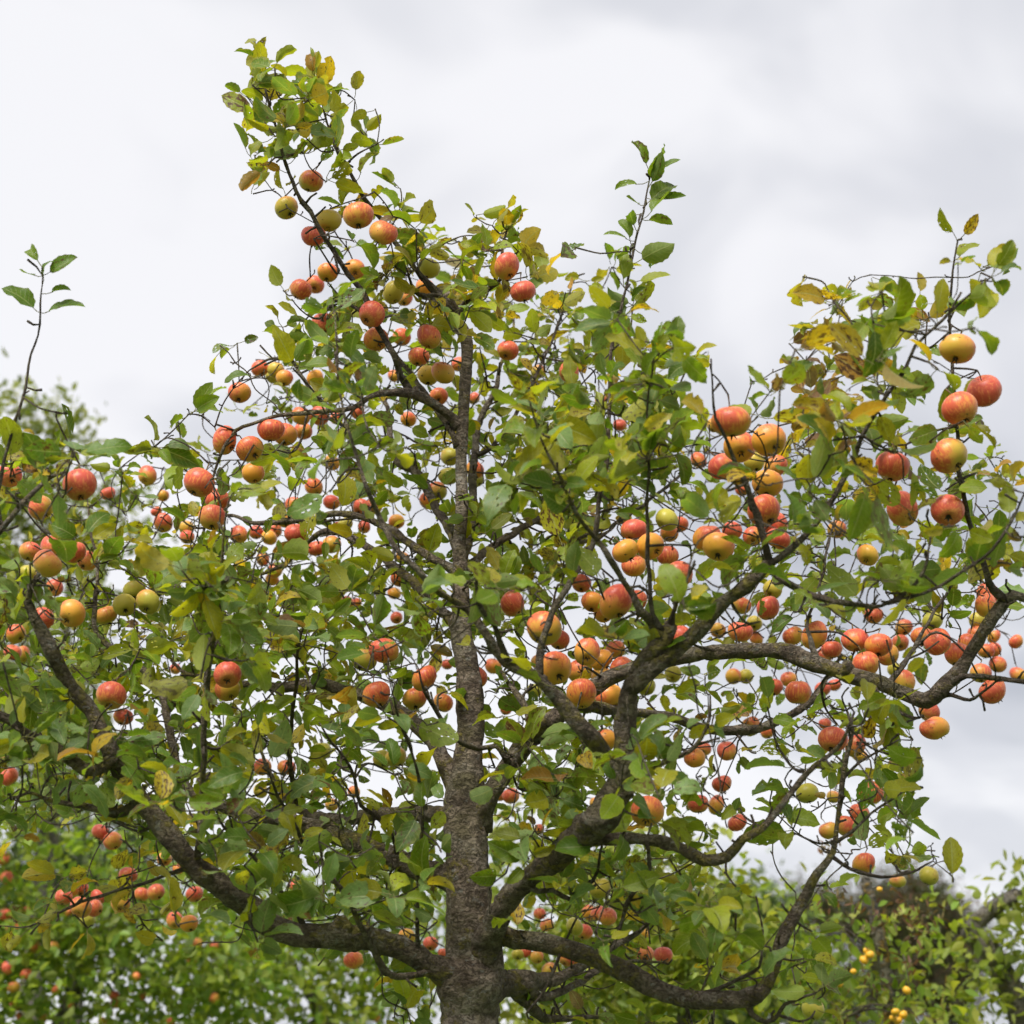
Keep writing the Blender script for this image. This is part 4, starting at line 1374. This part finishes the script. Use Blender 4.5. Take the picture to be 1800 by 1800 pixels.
shoot_leaves('L6h', 0.25, 0.02, 0.058, 3)
shoot_leaves('HR', 0.5, 0.02, 0.066, 5)

V, T = join(twig_parts)
tw = link('twigs', np_mesh('twigs', V + TINV, T), TREE, M_TWIG)
tag(tw, kind='stuff')


def leaf_arrays(lst):
    n = len(lst)
    Vs = np.vstack([l['V'] for l in lst])
    Ts = np.vstack([LEAF_T + i * NLV for i in range(n)])
    uv = np.vstack([l['uv'] for l in lst])
    c = np.ones((n * NLV, 4))
    d = np.zeros((n * NLV, 3))
    for i, l in enumerate(lst):
        c[i * NLV:(i + 1) * NLV, :3] = l['c']
        c[i * NLV + LEAF_TIP + 1:(i + 1) * NLV, :3] = (0.20, 0.17, 0.07)
        d[i * NLV:(i + 1) * NLV] = l['dm']
    return Vs, Ts, {'lc': ('FLOAT_COLOR', c), 'luv': ('FLOAT_VECTOR', uv), 'ld': ('FLOAT_VECTOR', d)}


def inframe(l):
    return 0 < l['px'] < 1800 and 0 < l['py'] < 1800


LEAVES.sort(key=lambda l: -l['A'] if inframe(l) else 0)
for l in LEAVES[:300]:
    V, T, at = leaf_arrays([dict(l, V=l['V'] - l['base'])])
    o = link('leaf', np_mesh('leaf', V, T, at), TREE, M_LEAF)
    o.location = l['base'] + TINV
V, T, at = leaf_arrays(LEAVES[300:])
fo = link('foliage', np_mesh('foliage', V + TINV, T, at), TREE, M_LEAF)
tag(fo, kind='stuff')
print('LEAVES', len(LEAVES), 'spurs', len(spur_out), 'apples', len(items), 'twigs', len(twig_parts))


# ------------------------------------------------------------------ trees behind
def simple_leaves(C, rng, L, asp, cols, spread, droop=0.2):
    """many small folded leaves at centres C"""
    n = len(C)
    d = rng.normal(size=(n, 3)) + np.array([0, 0, -droop])
    d /= np.linalg.norm(d, axis=1)[:, None]
    nr = rng.normal(size=(n, 3)) * 0.8 + np.array([0, -0.15, 0.8])
    x = np.cross(d, nr)
    x /= np.linalg.norm(x, axis=1)[:, None] + 1e-9
    z = np.cross(x, d)
    Ls = L * rng.uniform(0.65, 1.25, n)[:, None]
    W = Ls * asp * 0.5
    f = rng.uniform(0.05, 0.5, n)[:, None]
    b = C
    m1 = C + d * Ls * 0.5 - z * Ls * 0.04
    tip = C + d * Ls - z * Ls * rng.uniform(-0.05, 0.25, n)[:, None]
    up = z * f * W
    l1, r1 = C + d * Ls * 0.32 - x * W + up, C + d * Ls * 0.32 + x * W + up
    l2, r2 = C + d * Ls * 0.68 - x * W * 0.8 + up, C + d * Ls * 0.68 + x * W * 0.8 + up
    V = np.stack([b, m1, tip, l1, r1, l2, r2], 1).reshape(-1, 3)
    t0 = np.array([(0, 1, 3), (0, 4, 1), (3, 1, 5), (1, 4, 6), (5, 1, 2), (1, 6, 2)])
    T = (t0[None] + 7 * np.arange(n)[:, None, None]).reshape(-1, 3)
    ci = rng.integers(0, len(cols), n)
    c = np.array(cols)[ci] * (1 + rng.normal(size=n) * 0.14)[:, None]
    c4 = np.ones((n * 7, 4))
    c4[:, :3] = np.repeat(np.clip(c, 0.005, 0.7), 7, axis=0)
    return V, T, {'lc': ('FLOAT_COLOR', c4)}


def bg_tree(name, label, px0, d, blobs, nleaf, L, asp, cols, bark, seed, stem=None, stem_w=0.09, clump=0.13, tips=120, cat='tree', dz=0.35, crooked=0.05, twig_r=0.004):
    """blobs: (px,py,rx,ry,weight) masses of the crown as they lie at distance d"""
    rng = np.random.default_rng(seed)
    sc = d / F
    ctr = pt_d(px0, 1700, d)
    root = link(name, None)
    root.location = (ctr[0], ctr[1], 0)
    off = -np.array(root.location)
    tag(root, label, cat)
    W = np.array([b[4] * b[2] * b[3] for b in blobs], float)
    W /= W.sum()
    depth_r = [dz * max(b[2], b[3]) * sc for b in blobs]
    tipsP = []
    for k in rng.choice(len(blobs), tips, p=W):
        b = blobs[k]
        a = rng.random() * 6.283
        r = math.sqrt(rng.random())
        dd = d + rng.normal() * depth_r[k]
        tipsP.append(pt_d(b[0] + b[2] * r * math.cos(a), b[1] + b[3] * r * math.sin(a), dd))
    tipsP = np.array(tipsP)
    if stem is None:
        topz = np.percentile(tipsP[:, 2], 75)
        stem = [(ctr[0] + 0.03, ctr[1], -0.02), (ctr[0], ctr[1], topz * 0.4), (ctr[0] + rng.normal() * 0.1, ctr[1], topz * 0.72), (ctr[0] + rng.normal() * 0.15, ctr[1] + 0.05, topz)]
        rr = [stem_w, stem_w * 0.8, stem_w * 0.55, stem_w * 0.15]
    else:
        rr = list(np.linspace(stem_w, stem_w * 0.4, len(stem)))
    step = 0.06 * max(1, d / 9)
    P, R = smooth_path(stem, rr, step)
    V, T = tube(P, R, 12, 0.15, 9.0, True, 0.06)
    link('trunk', np_mesh('trunk', V + off, T), root, bark)
    gr = Grid(list(zip(P[len(P) // 4:], R[len(P) // 4:])), 0.2 * max(1, d / 9))
    parts = []
    dist = [gr.nearest(p)[1] for p in tipsP]
    nodes = []
    for ti in np.argsort(dist):
        p = tipsP[ti]
        k, ds = gr.nearest(p)
        if k < 0:
            k = len(gr.p) - 1
        a, ra = gr.p[k], gr.r[k]
        v = p - a
        Lg = np.linalg.norm(v)
        n = max(3, int(Lg / step))
        sd = rng.normal(size=3) * Lg * 0.14
        pts = [a + v * s / n + sd * math.sin(math.pi * s / n) + rng.normal(size=3) * crooked * step * (0 < s < n) for s in range(n + 1)]
        rb = min(ra * 0.8, twig_r + 0.018 * Lg)
        rad = [rb * (1 - s / n) + twig_r * 0.6 * s / n for s in range(n + 1)]
        parts.append(tube(pts, rad, 6, 0.2, 30))
        for q, r_ in zip(pts[1:], rad[1:]):
            gr.add(q, r_)
        nodes += pts[n // 2:]
    order = sorted(range(len(parts)), key=lambda i: -len(parts[i][0]))
    for i in order[:14]:
        link('branch', np_mesh('branch', parts[i][0] + off, parts[i][1]), root, bark)
    V, T = join([parts[i] for i in order[14:]])
    tag(link('twigs', np_mesh('twigs', V + off, T), root, bark), kind='stuff')
    nodes = np.array(nodes)
    C = nodes[rng.integers(0, len(nodes), nleaf)] + rng.normal(size=(nleaf, 3)) * clump
    V, T, at = simple_leaves(C, rng, L, asp, cols, clump)
    if d < 11:
        # the 300 leaves that show largest are leaves of their own
        V7 = V.reshape(-1, 7, 3)
        q = V7 - CAM
        dd = q @ FWD
        X, Yp = 900 + F * (q @ RGT) / dd, 900 - F * (q @ UPV) / dd
        tt = T[:6]
        A = sum(np.abs((X[:, b] - X[:, a]) * (Yp[:, c] - Yp[:, a]) - (X[:, c] - X[:, a]) * (Yp[:, b] - Yp[:, a])) for a, b, c in tt)
        A = np.where((X[:, 0] > 0) & (X[:, 0] < 1800) & (Yp[:, 0] < 1800), A, 0) / (dd[:, 0] ** 1.5)
        od = np.argsort(-A)
        c4 = at['lc'][1].reshape(-1, 7, 4)
        for i in od[:300]:
            lo = link('leaf', np_mesh('leaf', V7[i] - V7[i, 0], tt, {'lc': ('FLOAT_COLOR', c4[i])}), root, M_BGLEAF)
            lo.location = V7[i, 0] + off
        keep = od[300:]
        V = V7[keep].reshape(-1, 3)
        T = T[:len(keep) * 6]
        at = {'lc': ('FLOAT_COLOR', c4[keep].reshape(-1, 4))}
    cr = link('crown', np_mesh('crown', V + off, T, at), root, M_BGLEAF)
    tag(cr, kind='stuff')
    return root, nodes


G_MID = [(0.145, 0.225, 0.035), (0.185, 0.26, 0.035), (0.115, 0.19, 0.03), (0.225, 0.275, 0.035)]
G_LIGHT = [(0.20, 0.25, 0.035), (0.25, 0.28, 0.04), (0.155, 0.215, 0.035), (0.28, 0.29, 0.06)]
G_DARK = [(0.035, 0.06, 0.022), (0.045, 0.075, 0.025), (0.06, 0.09, 0.03)]
G_BROWN = [(0.085, 0.055, 0.042), (0.065, 0.05, 0.036), (0.04, 0.055, 0.028), (0.12, 0.07, 0.052), (0.045, 0.06, 0.03)]

tA, nodesA = bg_tree('apple_tree', 'leafy green apple tree with red fruit at lower left behind the old tree', 120, 9.2,
                     [(60, 1560, 240, 150, 1.0), (160, 1720, 330, 150, 1.2), (330, 1740, 150, 110, .8), (-60, 1480, 160, 120, 0.8)], 6300, 0.064, 0.56, G_MID + G_LIGHT[:1], M_BGBARK, 21, tips=170, stem_w=0.1)
tB, nodesB = bg_tree('apple_tree', 'thin-crowned apple tree seen behind the low left limb and trunk', 560, 10.0,
                     [(480, 1620, 170, 110, 0.8), (560, 1730, 260, 110, 1.1), (700, 1640, 120, 130, 0.6), (640, 1540, 120, 60, .5), (840, 1640, 120, 160, .5)], 3800, 0.064, 0.55, G_LIGHT[:2] + G_MID, M_BGBARK, 22, tips=170, stem_w=0.09, clump=0.12)
bg_tree('fruit_tree', 'pale green fruit tree behind the low right limb', 1150, 8.0,
        [(1040, 1640, 150, 120, 0.8), (1180, 1620, 130, 100, 0.9), (1260, 1690, 130, 60, 0.8), (1000, 1780, 160, 50, 0.8), (930, 1480, 80, 100, 0.5), (1330, 1700, 90, 70, 0.8)], 4200, 0.064, 0.5, G_LIGHT, M_BGBARK, 23, tips=120, stem_w=0.06)
# orchard tree with yellow lichen on its stem
stem = [pt_d(1590, 2300, 7.0), pt_d(1575, 1960, 7.0), pt_d(1567, 1790, 7.0), pt_d(1552, 1680, 7.0), pt_d(1537, 1610, 7.0), pt_d(1524, 1555, 7.0), pt_d(1518, 1535, 7.0)]
stem[0][2] = -0.02
tD, nodesD = bg_tree('fruit_tree', 'slim tree with orange lichen on its trunk and small yellow fruit', 1560, 7.0,
                     [(1450, 1690, 90, 90, 1.0), (1600, 1700, 80, 100, 0.8), (1540, 1770, 140, 40, 0.9), (1400, 1640, 50, 40, 0.6), (1620, 1640, 40, 40, 0.6), (1370, 1720, 60, 60, 0.9)], 620, 0.058, 0.48, G_LIGHT + G_MID[:2], M_LICHBARK, 24,
                     stem=stem, stem_w=0.036, tips=90, clump=0.09, twig_r=0.003)
# its withered leaves
rng = np.random.default_rng(77)
cc = []
for (x, y, n, s) in ((1560, 1600, 55, 24), (1610, 1620, 35, 20), (1455, 1485, 22, 8), (1480, 1575, 30, 16), (1600, 1560, 14, 14), (1530, 1720, 20, 14), (1605, 1690, 24, 12), (1480, 1790, 30, 14), (1640, 1615, 18, 12)):
    for _ in range(n):
        cc.append(pt_d(x + rng.normal() * s, y + rng.normal() * s, 6.8 + rng.normal() * 0.12))
V, T, at = simple_leaves(np.array(cc), rng, 0.034, 0.3, [(0.13, 0.06, 0.035), (0.17, 0.085, 0.05), (0.09, 0.045, 0.03)], 0.02, 1.4)
o = link('withered_leaves', np_mesh('withered_leaves', V - np.array(tD.location), T, at), tD, M_BGLEAF)
tag(o, 'curled dry brown leaves', kind='stuff')
stemE = [pt_d(1800, 2400, 8.0), pt_d(1810, 2000, 8.0), pt_d(1800, 1800, 8.0), pt_d(1765, 1720, 8.0), pt_d(1740, 1670, 8.0), pt_d(1705, 1640, 8.0), pt_d(1740, 1600, 8.0), pt_d(1790, 1570, 8.0)]
stemE[0][2] = -0.02
bg_tree('fruit_tree', 'pruned fruit tree with thick bent grey trunk at the lower right edge', 1800, 8.0,
        [(1770, 1600, 60, 45, 1.0), (1740, 1740, 90, 60, 0.9), (1790, 1680, 60, 60, 0.9), (1680, 1660, 45, 35, 0.6), (1660, 1775, 70, 30, 0.9), (1860, 1620, 80, 90, 1.0)], 760, 0.068, 0.46, G_LIGHT + G_MID[3:], M_BGBARK, 25,
        stem=stemE, stem_w=0.075, tips=100, clump=0.085, twig_r=0.003)
bg_tree('tall_tree', 'tall blurred green tree rising behind the left edge', 60, 17.0,
        [(130, 730, 55, 60, 1.0), (90, 830, 75, 70, 1.1), (10, 760, 45, 80, 1.0), (30, 920, 110, 90, 1.1), (160, 900, 80, 60, 0.8), (270, 920, 70, 40, 0.7), (60, 1050, 140, 90, 1.2), (40, 1250, 160, 150, 1.2), (60, 1400, 120, 60, 0.4)], 5600, 0.10, 0.55, [(0.16, 0.19, 0.035), (0.19, 0.215, 0.04), (0.23, 0.245, 0.045), (0.13, 0.17, 0.035)], M_BGBARK, 26,
        tips=260, stem_w=0.16, clump=0.12)
bg_tree('dark_tree', 'dark green tree far behind the left apple tree', 140, 28.0,
        [(150, 1500, 130, 60, 1.0), (120, 1580, 150, 50, 0.9)], 2600, 0.17, 0.6, G_DARK, M_BGBARK, 27, tips=140, stem_w=0.2, clump=0.35)
bg_tree('dark_tree', 'dark green tree far behind the low right limb', 1250, 34.0,
        [(1260, 1670, 110, 80, 1.0), (1150, 1760, 190, 60, 1.0), (1340, 1740, 120, 70, 1.0), (1310, 1640, 70, 50, 0.7)], 9000, 0.19, 0.55, G_DARK + G_MID[:2], M_BGBARK, 28, tips=160, stem_w=0.25, clump=0.4)
bg_tree('pine_tree', 'far brownish conifer behind the lichen covered tree', 1540, 42.0,
        [(1400, 1600, 55, 45, 0.8), (1500, 1610, 70, 50, 0.9), (1590, 1590, 80, 50, 1.0), (1640, 1680, 110, 70, 1.1), (1550, 1760, 180, 50, 0.8), (1680, 1640, 40, 40, 0.8), (1420, 1720, 90, 60, 0.9), (1270, 1590, 20, 20, 0.7)], 40000, 0.17, 0.2, G_BROWN, M_BGBARK, 29, tips=230, stem_w=0.3, clump=0.27, twig_r=0.014)

# apples on the neighbouring trees: small and out of focus
bgA = [(40, 943), ]
bg_apples = [(5, 1510, 12), (12, 1543, 11), (8, 1608, 12), (22, 1632, 12), (46, 1600, 8), (60, 1664, 12), (92, 1666, 12), (12, 1702, 11), (46, 1712, 10), (24, 1735, 11), (98, 1741, 8), (26, 1768, 11), (33, 1786, 7), (76, 1790, 8), (125, 1767, 7), (200, 1750, 10), (204, 1763, 10), (240, 1716, 7), (250, 1752, 8), (232, 1740, 7), (345, 1660, 12), (341, 1688, 12), (377, 1663, 8), (377, 1755, 9), (414, 1710, 9), (440, 1702, 7), (450, 1710, 8), (519, 1556, 11), (541, 1593, 10), (530, 1727, 9), (120, 1603, 9), (505, 1770, 5), (720, 1745, 9), (660, 1790, 8), (300, 1795, 8), (180, 1795, 8)]
for i, (x, y, r) in enumerate(bg_apples):
    rg = np.random.default_rng(900 + i)
    far = x > 400
    nd = nodesB if far else nodesA
    # sits on the twig of that tree nearest to where it shows
    pr = np.array([proj(p) for p in nd])
    k = np.argmin((pr[:, 0] - x) ** 2 + (pr[:, 1] - y) ** 2 + ((pr[:, 2] - (9.0 if not far else 9.8)) * 60) ** 2)
    d = pr[k, 2] - 0.05
    rad = r / F * d
    o = bpy.data.objects.new('apple', AP[(i * 5) % 9][0])
    COL.objects.link(o)
    o.location = pt_d(x, y, d)
    o.scale = (rad, rad, rad)
    o.rotation_euler = (rg.normal() * 0.4, rg.normal() * 0.4, rg.random() * 6)
    o.color = (min(1, 0.8 + rg.normal() * 0.15), 0.4, rg.random(), 1)
    tag(o, 'small blurred red apple on the thin-crowned tree behind the low left limb' if far else 'small blurred red apple on the leafy tree at lower left behind', 'apple',
        'apples on the thin-crowned tree behind' if far else 'apples on the leafy tree behind')
    c = bpy.data.objects.new('stem', ME_STEM)
    COL.objects.link(c)
    c.parent = o
def carry(root, nodes, objs):
    parts = []
    for o in objs:
        top = np.array(o.location) + np.array(o.rotation_euler.to_matrix() @ Vector(STEM_TOP * o.scale[0]))
        nn = nodes - top
        k = np.argmin(np.linalg.norm(nn, axis=1) + np.maximum(0, -nn[:, 2]) * 1.5)
        a = nodes[k]
        v = top - a
        L = np.linalg.norm(v)
        mid = a + v * 0.5 + np.array([0, 0, 0.12 * L])
        P, R = smooth_path([a, mid, top], [0.003 + 0.004 * L, 0.0028, 0.002], 0.03)
        parts.append(tube(P, R, 5, 0.2, 60))
    V, T = join(parts)
    tag(link('fruit_twigs', np_mesh('fruit_twigs', V - np.array(root.location), T), root, M_TWIG), kind='stuff')


carry(tA, nodesA, [o for o in bpy.data.objects if o.get('group') == 'apples on the leafy tree behind'])
carry(tB, nodesB, [o for o in bpy.data.objects if o.get('group') == 'apples on the thin-crowned tree behind'])
ONES = ['zeroth', 'first', 'second', 'third', 'fourth', 'fifth', 'sixth', 'seventh', 'eighth', 'ninth', 'tenth', 'eleventh', 'twelfth', 'thirteenth', 'fourteenth', 'fifteenth', 'sixteenth', 'seventeenth', 'eighteenth', 'nineteenth', 'twentieth']
for far in (False, True):
    sel = sorted([o for o in bpy.data.objects if o.get('group') == ('apples on the thin-crowned tree behind' if far else 'apples on the leafy tree behind')], key=lambda o: proj(o.location)[0])
    for i, o in enumerate(sel):
        k = i + 1
        wd = ONES[k] if k <= 20 else 'twenty-' + ONES[k - 20]
        o['label'] = 'small blurred red apple, ' + wd + (' from left on the thin-crowned tree behind the low limb' if far else ' from left on the leafy tree behind, lower left')
yel = [(1529, 1678, 8, 'right one of the touching pair'), (1519, 1687, 8, 'left one of the touching pair'), (1500, 1708, 6, 'single, left of the lichen trunk'), (1574, 1779, 8, 'topmost in the bunch at the bottom edge'), (1588, 1784, 8, 'rightmost in the bunch at the bottom edge'), (1578, 1794, 8, 'lowest in the bunch at the bottom edge'), (1570, 1790, 7, 'leftmost in the bunch at the bottom edge'), (1546, 1563, 5, 'single, high beside the trunk top'), (1475, 1729, 7, 'dull one among leaves at left'), (1594, 1741, 8, 'reddish one right of the lichen trunk'), (1522, 1671, 5, 'smallest, above the touching pair')]
for i, (x, y, r, ph) in enumerate(yel):
    rg = np.random.default_rng(1200 + i)
    d = 6.62 + rg.normal() * 0.03
    rad = r / F * d
    me = AP[(i * 5) % 9][0].copy()
    me.materials.clear()
    me.materials.append(M_YFRUIT)
    o = bpy.data.objects.new('yellow_fruit', me)
    COL.objects.link(o)
    o.location = pt_d(x, y, d)
    o.scale = (rad, rad, rad)
    o.rotation_euler = (rg.normal() * 0.4, rg.normal() * 0.4, rg.random() * 6)
    tag(o, 'small yellow fruit, ' + ph, 'fruit', 'yellow fruit on the lichen tree')
    c = bpy.data.objects.new('stem', ME_STEM)
    COL.objects.link(c)
    c.parent = o

carry(tD, nodesD, [o for o in bpy.data.objects if o.get('group') == 'yellow fruit on the lichen tree'])
